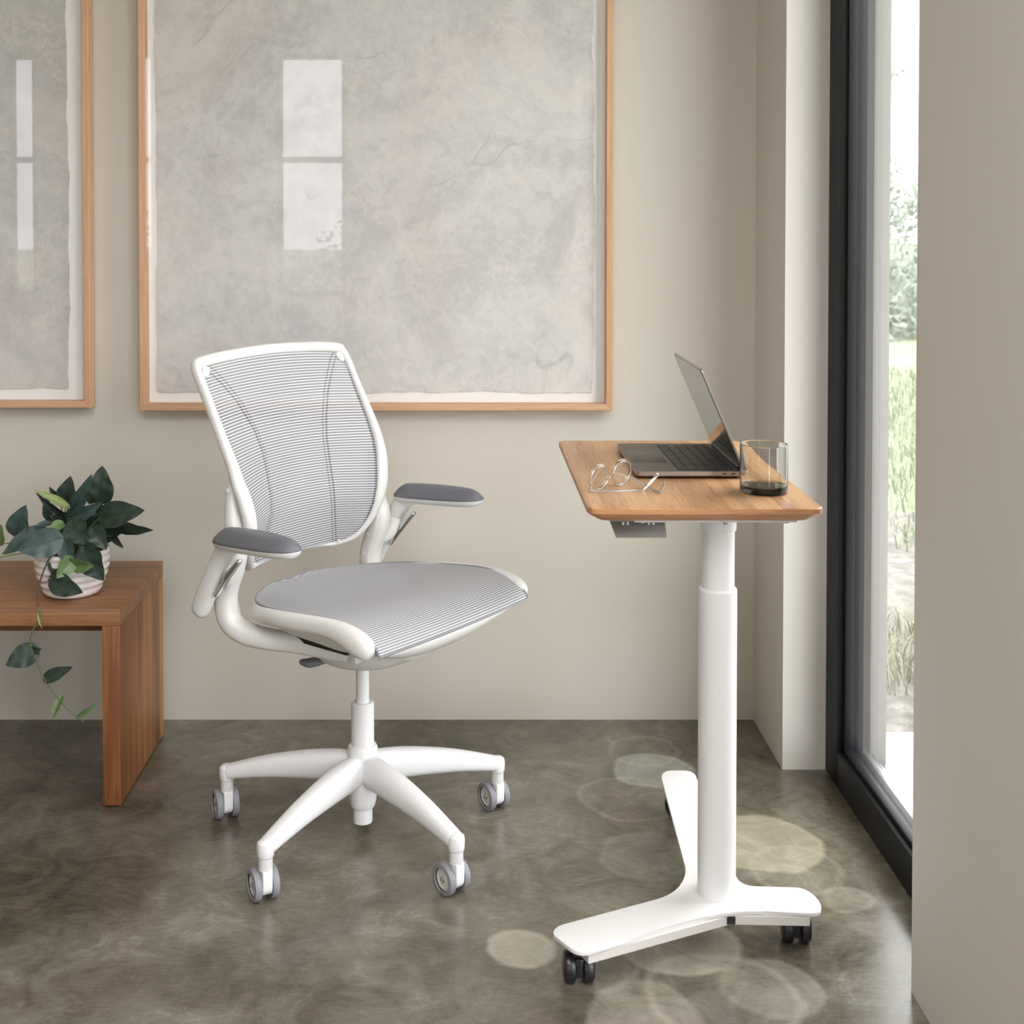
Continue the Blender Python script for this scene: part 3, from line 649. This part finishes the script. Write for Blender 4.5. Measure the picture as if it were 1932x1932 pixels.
def mesh_fabric(name, thread, gap, sheer, width=0.5, seams=()):
    m = new_mat(name, thread, 0.55); p = m.node_tree.nodes['Principled BSDF']; out = m.node_tree.nodes['Material Output']
    u = nd(m, 'ShaderNodeUVMap'); s = nd(m, 'ShaderNodeSeparateXYZ'); lk(m, u.outputs[0], s.inputs[0])
    fr = math_(m, 'FRACT', s.outputs[1]); tri = math_(m, 'ABSOLUTE', math_(m, 'SUBTRACT', fr, 0.5))
    thr = math_(m, 'MULTIPLY', math_(m, 'SUBTRACT', tri, (1-width)/2), 14, True)      # 1 = thread
    col = mix(m, thr, gap, thread)
    sm = None
    for pos, hw, amt in seams:
        d = math_(m, 'ABSOLUTE', math_(m, 'SUBTRACT', s.outputs[0], pos)); k = math_(m, 'MULTIPLY', math_(m, 'LESS_THAN', d, hw), amt)
        sm = k if sm is None else math_(m, 'MAXIMUM', sm, k)
    if sm is not None:
        col = mix(m, math_(m, 'MULTIPLY', sm, math_(m, 'SUBTRACT', 1.0, math_(m, 'MULTIPLY', thr, 0.62))), col, (0.03, 0.032, 0.05))
    setc(m, col)
    tr = nd(m, 'ShaderNodeBsdfTransparent'); mx = nd(m, 'ShaderNodeMixShader')
    lk(m, math_(m, 'MULTIPLY', math_(m, 'SUBTRACT', 1.0, thr), sheer), mx.inputs[0]); lk(m, p.outputs[0], mx.inputs[1]); lk(m, tr.outputs[0], mx.inputs[2]); lk(m, mx.outputs[0], out.inputs[0])
    return m
M_seatmesh = mesh_fabric('grey_striped_seat_mesh', (0.62, 0.62, 0.645), (0.27, 0.27, 0.285), 0.10, 0.44, [(0.0, 0.007, 1.0), (1.0, 0.007, 1.0)])
SE = [(-.25+.25*0, 0)]
M_backmesh = mesh_fabric('grey_striped_back_mesh', (0.64, 0.64, 0.665), (0.235, 0.235, 0.255), 0.30, 0.46,
                         [(0.0, 0.016, 1.0), (1.0, 0.016, 1.0), (0.25, 0.0055, 1.0), (0.75, 0.0055, 1.0), (0.272, 0.0035, .7), (0.728, 0.0035, 0.9)])
sm_ = MB().add(V, Fc, UV).build('seat_mesh', M_seatmesh, ch, 0, False)
edge_rows = rows[:-14]; edge_pts = [(r.x, -r.z, r.y) for r in edge_rows[::-1]]+[(r.x, r.z, r.y) for r in edge_rows]
MB().add(*sweep_data([(*p, .0016, .0016) for p in edge_pts], (0, 0, 1), seg=6, smooth=False)).build('edge_piping', M_tyre, sm_)
# seat frame: rounded rim running round the back and down the front lobes
half = [(-0.188, 0.0, .478, .010, .013), (-0.184, 0.05, .478, .010, .013), (-0.171, 0.086, .480, .012, .014), (-0.152, 0.120, .4800, .0145, .015), (-0.128, 0.163, .4835, .0165, .016), (-0.082, 0.201, .4900, .0165, .0165),
        (-0.02, 0.220, .4985, .0155, .0165), (0.04, 0.2275, .505, .0145, .0165), (0.10, 0.2305, .5105, .014, .0170), (0.142, 0.232, .5115, .0150, .0185), (0.172, 0.2335, .508, .0160, .0215), (0.198, 0.2345, .5015, .0172, .0235), (0.216, 0.235, .4960, .0172, .0225),
        (0.2285, 0.235, .4915, .0155, .0190), (0.2370, 0.235, .4885, .0115, .0130), (0.2410, 0.235, .4870, .005, .005)]
path = [(u, -v_, z, w, d) for u, v_, z, w, d in half[::-1]]+[(u, v_, z, w, d) for u, v_, z, w, d in half[1:]]
def side_sweep(path, n=6, seg=20, power=2.4):
    # width measured outwards in plan, depth in the profile plane
    pos = catmull([p[:3] for p in path], n); w = catmull([(p[3], p[4], 0) for p in path], n); V = []; Fc = []
    N = len(pos)
    for i in range(N):
        T = (pos[min(i+1, N-1)]-pos[max(i-1, 0)]).normalized(); side = Vector((T.y, -T.x, 0))
        if side.length < 0.25: side = Vector((0, 1 if pos[i].y > 0 else -1, 0))
        # steady sideways direction
        q = pos[i]; out = Vector((q.x-0.08, q.y*1.0, 0)) if q.x < -0.05 else Vector((0, q.y, 0))
        out = out-T*out.dot(T); out.normalize(); D = T.cross(out).normalized()
        for k in range(seg):
            a = 2*PI*k/seg; c, s = math.cos(a), math.sin(a)
            V.append(q+out*(math.copysign(abs(c)**(2/power), c)*w[i].x)+D*(math.copysign(abs(s)**(2/power), s)*w[i].y))
    for i in range(N-1):
        for k in range(seg): l = (k+1) % seg; Fc.append((i*seg+k, i*seg+l, (i+1)*seg+l, (i+1)*seg+k))
    Fc.append(tuple(range(seg))); Fc.append(tuple((N-1)*seg+k for k in range(seg)))
    # rounded tips
    return V, Fc
b = MB().add(*side_sweep(path))
b.build('seat_frame', M_white, ch)
# pan: shallow moulded belly below the mesh
V = []; UV = []; Fc = []; NU, NV = 30, 30
for i in range(NU+1):
    t = i/NU; u = -0.165+0.407*t
    hw = interp([(-0.165, .110), (-.13, .160), (-.08, .196), (0, .219), (.1, .223), (.17, .222), (.225, .216), (.247, .212)], u)
    edge = interp([(-.185, .484), (-.1, .487), (0, .493), (.1, .500), (.15, .500), (.2, .493), (.242, .482)], u)
    deep = interp([(-.165, .006), (-.13, .020), (-.05, .036), (.05, .050), (.12, .063), (.18, .064), (.212, .052), (.234, .024), (.243, .003)], u)
    for j in range(NV+1):
        q = (j/NV-.5)*2; V.append((u, q*hw, edge-deep*(max(0, 1-abs(q)**(4.5 if u < .1 else 4.5-2.3*min(1, (u-.1)/.06))))**.7))
for i in range(NU):
    for j in range(NV): a = i*(NV+1)+j; Fc.append((a, a+1, a+NV+2, a+NV+1))
o = MB().add(V, Fc).build('seat_pan', M_white, ch, 0)
sd = o.modifiers.new('thickness', 'SOLIDIFY'); sd.thickness = 0.006; sd.offset = -1
# --- recline housing under the seat
hs = [(-0.105, 0, .418, .060, .018), (-0.06, 0, .409, .090, .027), (-0.01, 0, .404, .112, .033), (0.05, 0, .406, .116, .034), (0.11, 0, .414, .104, .030), (0.16, 0, .424, .07, .018)]
b = MB().add(*sweep_data(hs, (0, 0, 1), seg=28, power=3.0)); b.build('recline_housing', M_whitelo, ch)
b = MB().add(*sweep_data([(-0.012, -0.085, .386, .011, .005), (-0.024, -0.100, .383, .014, .008), (-0.036, -0.116, .381, .014, .009), (-0.046, -0.126, .383, .009, .006)], (0, 0, 1), seg=14)); b.build('height_lever', M_pad, ch)
b = MB(); b.add(*box_data(-0.06, 0.115, -.168, -.06, .440, .4515, .002)); b.add(*box_data(-0.06, 0.115, .06, .168, .440, .4515, .002)); b.build('slide_rail', M_dark, ch)
# --- side supports (both sides alike): from housing, back, up, behind the backrest
for s in (-1, 1):
    P = [(0.085, 0.108, .4240, .019, .026), (0.040, 0.124, .4270, .020, .026), (-0.02, 0.152, .4330, .019, .0245), (-0.080, 0.180, .4360, .019, .024), (-0.128, 0.198, .4430, .021, .0235), (-0.163, 0.209, .4640, .0225, .022),
         (-0.172, 0.213, .502, .0225, .021), (-0.166, 0.214, .535, .023, .021), (-0.150, 0.214, .572, .0225, .021), (-0.142, 0.213, .607, .021, .021), (-0.150, 0.210, .645, .017, .018), (-0.158, 0.207, .690, .014, .014), (-0.158, 0.206, .735, .011, .010), (-0.150, 0.206, .762, .006, .006)]
    sup = MB().add(*sweep_data([(u, s*v_, z, w, d) for u, v_, z, w, d in P], (0, 1, 0), seg=24, power=2.6)).build('side_support', M_white, ch)
    # inner cover plate on the support, with two screws
    Q = [(u+0.0*1, s*(v_-.0155), z, w*.62, .008) for u, v_, z, w, d in P[5:10]]
    MB().add(*sweep_data(Q, (0, 1, 0), seg=18, power=3)).build('cover_plate', M_whitelo, sup)
    for (u, z) in ((-0.160, .560), (-0.172, .515)):
        MB().add(*lathe_data([(0.0045, 0), (0.0045, 0.0016), (0.003, 0.0022), (0.0002, 0.0014)], 14, Matrix.Translation((u, s*(0.2135-.0235), z)) @ Matrix.Rotation(PI/2*s, 4, 'X'))).build('screw', M_whitelo, sup)
    # slot end of the slide
    box('slide_tip', 0.082, 0.106, min(s*.10, s*.135), max(s*.10, s*.135), .412, .440, M_whitelo, sup, .004)
    MB().add(*lathe_data([(0.0058, 0), (0.0058, 0.003), (0.004, 0.004), (0.0002, 0.004)], 18, Matrix.Translation((-0.160, s*(0.217), .725)) @ Matrix.Rotation(-PI/2*s, 4, 'X'))).build('pivot_pin', M_white, sup)
    # bridge from support to the arm post
    MB().add(*sweep_data([(-0.165, s*.220, .548, .018, .014), (-0.147, s*.238, .560, .022, .014), (-0.135, s*.250, .585, .020, .012)], (0, 1, 0), seg=18, power=2.4)).build('arm_bracket', M_white, sup)
    # --- armrest
    AP = [(-0.196, .256, .493, .0195, .0165), (-0.178, .257, .528, .0205, .0170), (-0.156, .258, .565, .020, .0170), (-0.135, .259, .598, .0195, .0165), (-0.118, .260, .622, .021, .0170), (-0.098, .261, .638, .019, .015)]
    arm = MB().add(*sweep_data([(u, s*v_, z, w, d) for u, v_, z, w, d in AP], (0, 1, 0), seg=24, power=2.5)).build('armrest', M_white, ch)
    lv = [(-0.158, s*.258, .533, .0022, .006), (-0.138, s*.258, .558, .0030, .007), (-0.124, s*.258, .577, .0050, .008), (-0.106, s*.258, .598, .0055, .008), (-0.092, s*.258, .612, .0045, .007)]
    lv = [(u+.010, v_, z-.006, w, d) for u, v_, z, w, d in lv]
    MB().add(*sweep_data(lv, (0, 1, 0), seg=12, power=2.5)).build('release_lever', M_chrome, arm)
    # pad: outline swept up; grey skin over white shell
    def pad_ring(k, zc, inset):
        a = 2*PI*k/48; c, sn = math.cos(a), math.sin(a)
        hu, hw = 0.1195-inset, (0.0375-inset)*(1-.08*c)
        u = hu*math.copysign(abs(c)**0.66, c); v_ = hw*math.copysign(abs(sn)**0.72, sn)
        z = zc+0.075*u-(0.14*(zc-.650)*((u+.03)/.12)**2 if zc > .650 else 0)
        rt = math.radians(-6 if s < 0 else 0)             # the near pad is swivelled outwards
        pu, pv = u+.1195, v_
        return (-.134+pu*math.cos(rt)-pv*math.sin(rt), s*0.262+pu*math.sin(rt)+pv*math.cos(rt), z)
    def stack(layers, mm, nm, sag):
        V = []; Fc = []
        for (zc, ins) in layers:
            for k in range(48): V.append(pad_ring(k, zc, ins))
        for i in range(len(layers)-1):
            for k in range(48): l = (k+1) % 48; Fc.append((i*48+k, i*48+l, (i+1)*48+l, (i+1)*48+k))
        Fc.append(tuple(range(48))); Fc.append(tuple((len(layers)-1)*48+k for k in range(48)))
        return MB().add(V, Fc).build(nm, mm, arm, 50)
    stack([(0.636, .016), (0.638, .0095), (0.642, .004), (0.648, .0012), (0.6500, .0008)], M_white, 'arm_shell', 0)
    stack([(0.6502, .0006), (0.6515, 0), (0.6545, .0003)]+[(0.6545+.0235*(1-max(0, 1-i_/.0371)**2.4), i_) for i_ in (.0012, .0026, .0045, .007, .010, .0135, .0175, .0215, .0255, .0295, .033, .0355, .0370)], M_pad, 'arm_pad', 0)

# --- backrest
# outline of the frame, one side: z, half width, u
OUT = [(0.972, .219, -.261), (0.952, .2245, -.252), (0.920, .2245, -.233), (0.887, .224, -.214), (0.826, .2255, -.178), (0.777, .2255, -.151), (0.740, .2245, -.137), (0.715, .220, -.129), (0.679, .212, -.123), (0.645, .202, -.126), (0.612, .190, -.138), (0.588, .178, -.150), (0.562, .160, -.171), (0.5415, .136, -.196)]
def edge_at(z):
    t = sorted(OUT); return interp([(a, b_) for a, b_, c in t], z), interp([(a, c) for a, b_, c in t], z)
fw_ = lambda z: interp([(.54, .0045), (.56, .0060), (.60, .0090), (.65, .0145), (.70, .0160), (.75, .0135), (.80, .0100), (.90, .0085), (.95, .0090), (.975, .0105)], z)
side = []
for z, v_, u in OUT[1:-1]:
    w = fw_(z); side.append((u, v_-w, z, w, .011 if z > .56 else .008))
top = [(-.262, .200, .9705, .0120, .011), (-.2655, .13, .9775, .0125, .011), (-.2675, 0.0, .9820, .0125, .011)]
bot = [(-.198, .128, .5475, .0060, .008), (-.208, .08, .551, .0055, .008), (-.214, 0.0, .554, .0055, .008)]
right = [(-.2600, .2105, .9640, .0110, .011)]+side+bot
loop = top[::-1]+right; loop_l = [(u, -v_, z, w, d) for u, v_, z, w, d in loop[1:-1]][::-1]
loopf = loop+loop_l
bf = MB().add(*sweep_data(loopf, (1, 0, 0.12), True, 20, 2.3, 6)).build('back_frame', M_white, ch)
for s in (-1, 1):
    MB().add(*sweep_data([(-.2505, s*.194, .9575, .0100, .006), (-.2450, s*.199, .9455, .0070, .005)], (1, 0, 0.12), seg=14, smooth=False)).build('corner_cap', M_white, bf)
    MB().add(*lathe_data([(0.004, 0), (0.004, .003), (0.0002, .004)], 14, Matrix.Translation((-.186, s*.124, .5545)) @ rotY(90))).build('screw', M_whitelo, bf)
SEAM = [(.545, .125, -.196), (.56, .122, -.190), (.60, .107, -.178), (.624, .101, -.173), (.656, .094, -.168), (.687, .092, -.170), (.73, .092, -.179), (.785, .095, -.192), (.826, .106, -.204), (.879, .132, -.223), (.919, .161, -.238), (.945, .183, -.249), (.966, .205, -.256)]
V = []; UV = []; Fc = []; NZ = 110; NS = 12
z0, z1 = 0.5535, 0.9600
for i in range(NZ+1):
    t = i/NZ; z = z0+(z1-z0)*t; ev, eu = edge_at(z); w = fw_(z); ev -= 2*w-.0005
    ev = min(ev, .2065)
    sv = interp([(a, b_) for a, b_, c in SEAM], z); su = interp([(a, c) for a, b_, c in SEAM], z); sv = min(sv, ev-.004)
    cu_ = su-0.012*math.sin(PI*min(1, t*1.0))-.004
    bow = 0.014*max(0, (t-.55)/.45)**1.3
    def row(q):   # q -1..1
        s = 1 if q > 0 else -1; a = abs(q)
        if a <= .5: k = a/.5; v_ = sv*k; u = cu_+(su-cu_)*k**2; bz = bow*(1-(v_/ev)**2)
        else: k = (a-.5)/.5; v_ = sv+(ev-sv)*k; u = su+(eu+.003-su)*k**1.25; bz = bow*(1-(v_/ev)**2)-.006*k*math.sin(PI*min(1, t*1.15))
        return (u, s*v_, z+bz-.004*math.sin(PI*a if a < .5 else 0)*0)
    for j in range(4*NS+1):
        q = (j/(4*NS)-.5)*2; V.append(row(q)); UV.append((j/(4*NS), t*74+0.5))
n2_ = 4*NS+1
for i in range(NZ):
    for j in range(n2_-1): a = i*n2_+j; Fc.append((a, a+1, a+n2_+1, a+n2_))
MB().add(V, Fc, UV).build('back_mesh', M_backmesh, ch, 0, False)

# ------------------------------------------------------------------ standing desk
DX, DY = 0.442, 2.213
dk = empty('standing_desk', 'small height-adjustable desk with bamboo top on a white wheeled column', 'desk', (DX, DY, 0))
def L2(p): return tuple(q for q in (p[0]-DX, p[1]-DY))+tuple(p[2:])
def dbox(n, x0, x1, y0, y1, z0, z1, m, bev=0.0015, parent=None): return box(n, x0-DX, x1-DX, y0-DY, y1-DY, z0, z1, m, parent or dk, bev)
ZT = 0.780
tp = rounded([L2((0.203, 2.100)), L2((0.597, 2.100)), L2((0.597, 2.768)), L2((0.203, 2.768))], 0.022, 6)
b = MB(); cx = sum(p[0] for p in tp)/len(tp); cy = sum(p[1] for p in tp)/len(tp)
def inset(d): return [(p[0]-math.copysign(min(d, abs(p[0]-cx)), p[0]-cx), p[1]-math.copysign(d, p[1]-cy)) for p in tp]
layers = [(inset(0.0015), ZT), (tp, ZT-.0015), (tp, ZT-.0095), (inset(.004), ZT-.0135), (inset(.020), ZT-.0245), (inset(.024), ZT-.0255)]
V = []; Fc = []; mi = []; N = len(tp)
for pts, z in layers: V += [(p[0], p[1], z) for p in pts]
Fc.append(tuple(range(N))); mi.append(0)
for i in range(len(layers)-1):
    for k in range(N): l = (k+1) % N; Fc.append((i*N+k, i*N+l, (i+1)*N+l, (i+1)*N+k)); mi.append(1 if i else 0)
Fc.append(tuple((len(layers)-1)*N+k for k in range(N))); mi.append(1)
b.add(V, Fc); b.mi = mi; b.build('tabletop', [M_bamboo, M_bambooedge], dk, 25)
ub = dbox('mounting_plate', 0.285, 0.560, 2.135, 2.62, ZT-.0315, ZT-.0257, M_powder)
for (x, y) in ((0.30, 2.15), (0.44, 2.14), (0.545, 2.15)):
    lathe('screw', [(0.0045, ZT-.0355), (0.0045, ZT-.0315)], M_silver, ub, 12, Matrix.Translation((x-DX, y-DY, 0)))
lathe('upper_tube', [(0.0315, ZT-.032), (0.0315, 0.722), (0.0308, 0.7185), (0.0285, 0.718), (0.0285, 0.600)], M_powder, dk, 64)
lathe('lower_tube', [(0.0288, 0.617), (0.0315, 0.6165), (0.0332, 0.6140), (0.0332, 0.6125), (0.0332, 0.0755)], M_powder, dk, 64)
BASE = [(0.143, 2.086, .03), (0.183, 2.022, .03), (0.349, 2.111, .2), (0.457, 2.157, .12), (0.604, 2.146, .025), (0.616, 2.170, .015), (0.613, 2.205, .03), (0.598, 2.231, .03), (0.492, 2.237, .05), (0.4865, 2.290, .08), (0.492, 2.700, .03), (0.480, 2.716, .02), (0.432, 2.716, .025), (0.4175, 2.690, .02), (0.402, 2.277, .09), (0.365, 2.207, .09), (0.155, 2.108, .03)]
pts = rounded([L2(p) for p in BASE], .03, 8)
V, Fc = prism_data(pts, 0.068, 0.0755, 0.0012, 2); bp = MB().add(V, Fc).build('base_plate', M_powder, dk, 30)
def rail(p, q, w, name='base_rail'):
    p, q = Vector(p), Vector(q); d = (q-p); L = d.length; a = math.atan2(d.y, d.x)
    mt = Matrix.Translation((p.x-DX, p.y-DY, 0)) @ Matrix.Rotation(a, 4, 'Z')
    MB().add(*box_data(0, L, -w/2, w/2, 0.0515, 0.0678, 0.001, 1, mt)).build(name, M_whitelo, bp)
rail((0.190, 2.057), (0.440, 2.172), .046); rail((0.440, 2.176), (0.590, 2.171), .046); rail((0.450, 2.215), (0.455, 2.69), .046)
dbox('spring_clip', 0.435, 0.462, 2.150, 2.162, .054, .066, M_dark, 0, bp)
def desk_caster():
    b = MB()
    b.add(*box_data(-0.0075, 0.0075, -0.016, 0.014, 0.012, 0.044, .002)); b.add(*box_data(-0.0115, 0.0115, -0.010, 0.014, 0.036, 0.0512, .003))
    b.add(*lathe_data([(0.0065, .044), (0.0065, .0515)], 14))
    c = b.build('caster', M_blackplastic, None)
    for s in (-1, 1):
        mt = Matrix.Translation((0, 0, 0.0250)) @ Matrix.Rotation(PI/2, 4, 'Y') @ Matrix.Diagonal((1, 1, s, 1))
        MB().add(*lathe_data([(0.004, 0.0068), (0.0215, 0.0068), (0.0243, 0.0080), (0.0250, 0.0105), (0.0250, 0.0190), (0.0238, 0.0225), (0.0195, 0.0250), (0.0100, 0.0256), (0.0002, 0.0256)], 36, mt)).build('wheel', M_blackplastic, c)
    MB().add(*lathe_data([(0.003, -.0068), (0.003, .0068)], 10, Matrix.Translation((0, -.010, .022)) @ Matrix.Rotation(PI/2, 4, 'Y'))).build('axle', M_chrome, c)
    return c
pc = None
for x, y, r in ((0.187, 2.078, 3), (0.578, 2.196, -4), (0.455, 2.665, 40)):
    c = desk_caster() if pc is None else copy_tree(pc); pc = pc or c
    c.parent = dk; c.location = (x-DX, y-DY, 0); c.rotation_euler = (0, 0, math.radians(r))
# height paddle under the near edge
pd = dbox('paddle_bracket', 0.2465, 0.3440, 2.165, 2.26, ZT-.0370, ZT-.0257, M_silver)
V, Fc = prism_data([(2.128-DY, .7515), (2.132-DY, .7240), (2.150-DY, .7150), (2.154-DY, .7170), (2.137-DY, .7265), (2.134-DY, .7515)], 0.2470-DX, 0.3430-DX, 0.0008, 1, 'X')
V = [(x, y, z) for x, y, z in V]
pa = dbox('height_paddle', 0.2475, 0.3425, 2.172, 2.178, .7205, .7430, M_silver)
for x in (0.268, 0.276, 0.312, 0.320):
    dbox('paddle_pin', x, x+.004, 2.165, 2.1715, .731, .7428, M_whitelo, 0, pa)
me = pa.data
for v_ in me.vertices:
    k = (0.7430-v_.co.z)/0.0225; v_.co.y -= 0.030*k-0.0; v_.co.x += (0.008*k if v_.co.x < 0.295-DX else -0.001*k)

# ------------------------------------------------------------------ laptop
LX0, LX1, LY0, LY1 = 0.316, 0.520, 2.345, 2.649; LZ = ZT+.0005
lp = empty('laptop', 'slim dark grey laptop open at an angle on the bamboo desk', 'laptop', ((LX0+LX1)/2, (LY0+LY1)/2, LZ))
lx, ly = (LX0+LX1)/2, (LY0+LY1)/2
hx, hy = (LX1-LX0)/2, (LY1-LY0)/2
out = rounded([(-hx, -hy), (hx, -hy), (hx, hy), (-hx, hy)], .011, 6)
def ins2(d): return [(p[0]-math.copysign(d, p[0]), p[1]-math.copysign(d, p[1])) for p in out]
layers = [(out, .0138), (out, .0060), (ins2(.004), .0030), (ins2(.010), .0022)]; V = []; Fc = []; mi = []; N = len(out)
for pts, z in layers: V += [(p[0], p[1], z) for p in pts]
Fc.append(tuple(range(N))); mi.append(0)
for i in range(3):
    for k in range(N): l = (k+1) % N; Fc.append((i*N+k, i*N+l, (i+1)*N+l, (i+1)*N+k)); mi.append(1)
Fc.append(tuple(3*N+k for k in range(N))); mi.append(1)
b = MB().add(V, Fc); b.mi = mi; bs = b.build('laptop_base', [M_laptop, M_laptopedge], lp, 25)
for sx in (-1, 1):
    for sy in (-1, 1): lathe('rubber_foot', [(0.006, 0.0), (0.006, 0.0025)], M_dark, bs, 16, Matrix.Translation((sx*.085, sy*.135, 0)))
box('trackpad', -hx+.008, -.030, -.062, .062, .0137, .0140, M_laptop, lp, .0001)
for a0, a1 in ((.058, .066), (.074, .082)): box('port', a0, a1, -hy-.0004, -hy+.002, .0085, .0110, M_dark, lp, .0006)
MB().add(*lathe_data([(0.0017, 0), (0.0017, .0024)], 14, Matrix.Translation((.0905, -hy-.0004, .0098)) @ Matrix.Rotation(-PI/2, 4, 'X'))).build('headphone_jack', M_dark, lp)
kb = box('keyboard', -.022, .084, -.136, .136, .01375, .01395, M_keywell, lp, 0)
pk = None; krow = [(-.0125, 11), (.0065, 12), (.0255, 13), (.0445, 13), (.0635, 14), (.0785, 14)]
for ri, (x, n) in enumerate(krow):
    h = .0082 if ri < 5 else .0048; span = .268
    ws = [1.0]*n
    if ri == 0: ws = [1, 1, 1, 1.2, 5.2, 1.2, 1, 1, 1, 1][:10]
    elif ri == 1: ws = [2.2]+[1]*10+[2.2]
    elif ri == 2: ws = [1.7]+[1]*11+[1.7]
    elif ri == 3: ws = [1.4]+[1]*11+[1.2]
    elif ri == 4: ws = [1]*13+[1.4]
    tot = sum(ws); y = .134
    for w in ws:
        wd = span*w/tot; kx = x; ky = y-wd/2; y -= wd
        k = (pk.copy() if pk else box('key', -1, 1, -1, 1, 0, .0009, M_key, kb, 0.0)); pk = pk or k
        if k is not pk or True:
            if k.name not in COL.objects: COL.objects.link(k)
        k.parent = kb; k.location = (kx, ky, .0139); k.scale = (h, wd/2-.0012, 1)
# lid, leaning toward the keyboard side
TH = math.radians(67); hinge = Vector((hx-.006, 0, .0150))
mt = Matrix.Translation(hinge) @ Matrix.Rotation(-(PI-TH)+PI, 4, 'Y')
lid_out = rounded([(-.204, -hy), (0.002, -hy), (0.002, hy), (-.204, hy)], .010, 6)
V, Fc = prism_data(lid_out, -.0003, .0042, .0009, 2); V = [mt @ Vector(p) for p in V]
lid = MB().add(V, Fc).build('laptop_lid', M_laptopedge, lp, 30)
V, Fc = prism_data(rounded([(-.2015, -hy+.0025), (-.010, -hy+.0025), (-.010, hy-.0025), (-.2015, hy-.0025)], .008, 6), -.0009, -.0003, 0, 1); V = [mt @ Vector(p) for p in V]
MB().add(V, Fc).build('screen', M_screen, lid, 30)
MB().add(*lathe_data([(0.0045, -.125), (0.0045, .125)], 16, Matrix.Translation((hx-.006, 0, .0155)) @ Matrix.Rotation(PI/2, 4, 'X'))).build('hinge', M_key, lid)

# ------------------------------------------------------------------ tumbler
g = lathe('drinking_glass', [(0.0002, 0.0), (0.0385, 0.0), (0.0406, 0.0012), (0.0413, 0.003), (0.0415, 0.0045), (0.0415, 0.0050), (0.0415, 0.045), (0.0415, 0.0838), (0.0415, 0.0842), (0.0409, 0.0850), (0.0400, 0.0848), (0.0395, 0.0842), (0.0395, 0.0838), (0.0395, 0.045), (0.0395, 0.0136), (0.0394, 0.0130), (0.0385, 0.0115), (0.0370, 0.0104), (0.0350, 0.0100), (0.0345, 0.0100), (0.0002, 0.0100)], M_tumbler, None, 96, None, 50)
g.location = (0.526, 2.233, ZT+.0004); tag(g, 'smoked clear tumbler with a dark base on the desk by the laptop', 'glass')

# ------------------------------------------------------------------ eyeglasses
eg = empty('eyeglasses', 'round clear-framed eyeglasses lying half folded on the desk', 'eyeglasses', (0.262, 2.262, ZT))
EO = Vector((0.262, 2.262, ZT))
a_ = (Vector((0.302, 2.307, 0))-Vector((0.219, 2.237, 0))).normalized(); upv = Vector((0.30, 0.05, 1)).normalized(); upv = (upv-a_*upv.dot(a_)).normalized(); nv = a_.cross(upv).normalized()
for c0 in ((0.2365, 2.2415, .8040), (0.2810, 2.2815, .8055)):
    c = Vector(c0)-EO; R = .0228
    ring = [c+a_*(R*math.cos(2*PI*k/24))+upv*(R*0.97*math.sin(2*PI*k/24)) for k in range(24)]
    rim = MB().add(*sweep_data([(*p, .0024, .0026) for p in ring], tuple(nv), True, 10, 2.4, 2)).build('rim', M_clear, eg)
    V = [c+nv*.0004]+[c+a_*(R*.96*math.cos(2*PI*k/32))+upv*(R*.93*math.sin(2*PI*k/32))+nv*.0004 for k in range(32)]
    k_ = len(V); V += [p-nv*.0010 for p in V]; Fc = [(0, 1+i, 1+(i+1) % 32) for i in range(32)]+[(k_, k_+1+(i+1) % 32, k_+1+i) for i in range(32)]+[(1+i, 1+(i+1) % 32, k_+1+(i+1) % 32, k_+1+i) for i in range(32)]
    MB().add(V, Fc).build('lens', M_lens, rim)
cL, cR = Vector((0.2365, 2.2415, .8040))-EO, Vector((0.2810, 2.2815, .8055))-EO
MB().add(*sweep_data([(*(cL+a_*.0215-upv*.006), .0016, .0020), (*((cL+cR)/2-upv*.003), .0015, .0018), (*(cR-a_*.0215-upv*.006), .0016, .0020)], tuple(nv), seg=10)).build('bridge', M_clear, eg)
for pts in ([(0.2195, 2.2265, .7885), (0.224, 2.224, .7845), (0.26, 2.232, .7825), (0.300, 2.2375, .7822), (0.315, 2.240, .7830), (0.333, 2.262, .7925), (0.349, 2.290, .8010)],
            [(0.2985, 2.298, .7950), (0.303, 2.293, .7925), (0.320, 2.258, .7870), (0.338, 2.2225, .7825), (0.342, 2.222, .7840), (0.350, 2.230, .7965)]):
    P = [(*(Vector(p)-EO), .0017 if i < len(pts)-2 else .0024, .0020 if i < len(pts)-2 else .0030) for i, p in enumerate(pts)]
    tm = MB().add(*sweep_data(P, (0, 0, 1), seg=10, n=5)).build('temple', M_clear, eg)
    MB().add(*sweep_data([(p[0], p[1], p[2], .0006, .0006) for p in P], (0, 0, 1), seg=6, n=5)).build('wire_core', M_chrome, tm)
    q = P[0]; MB().add(*box_data(-.0022, .0022, -.0022, .0022, -.0022, .0022, .0006, 1, Matrix.Translation((q[0], q[1], q[2])))).build('hinge', M_chrome, tm)
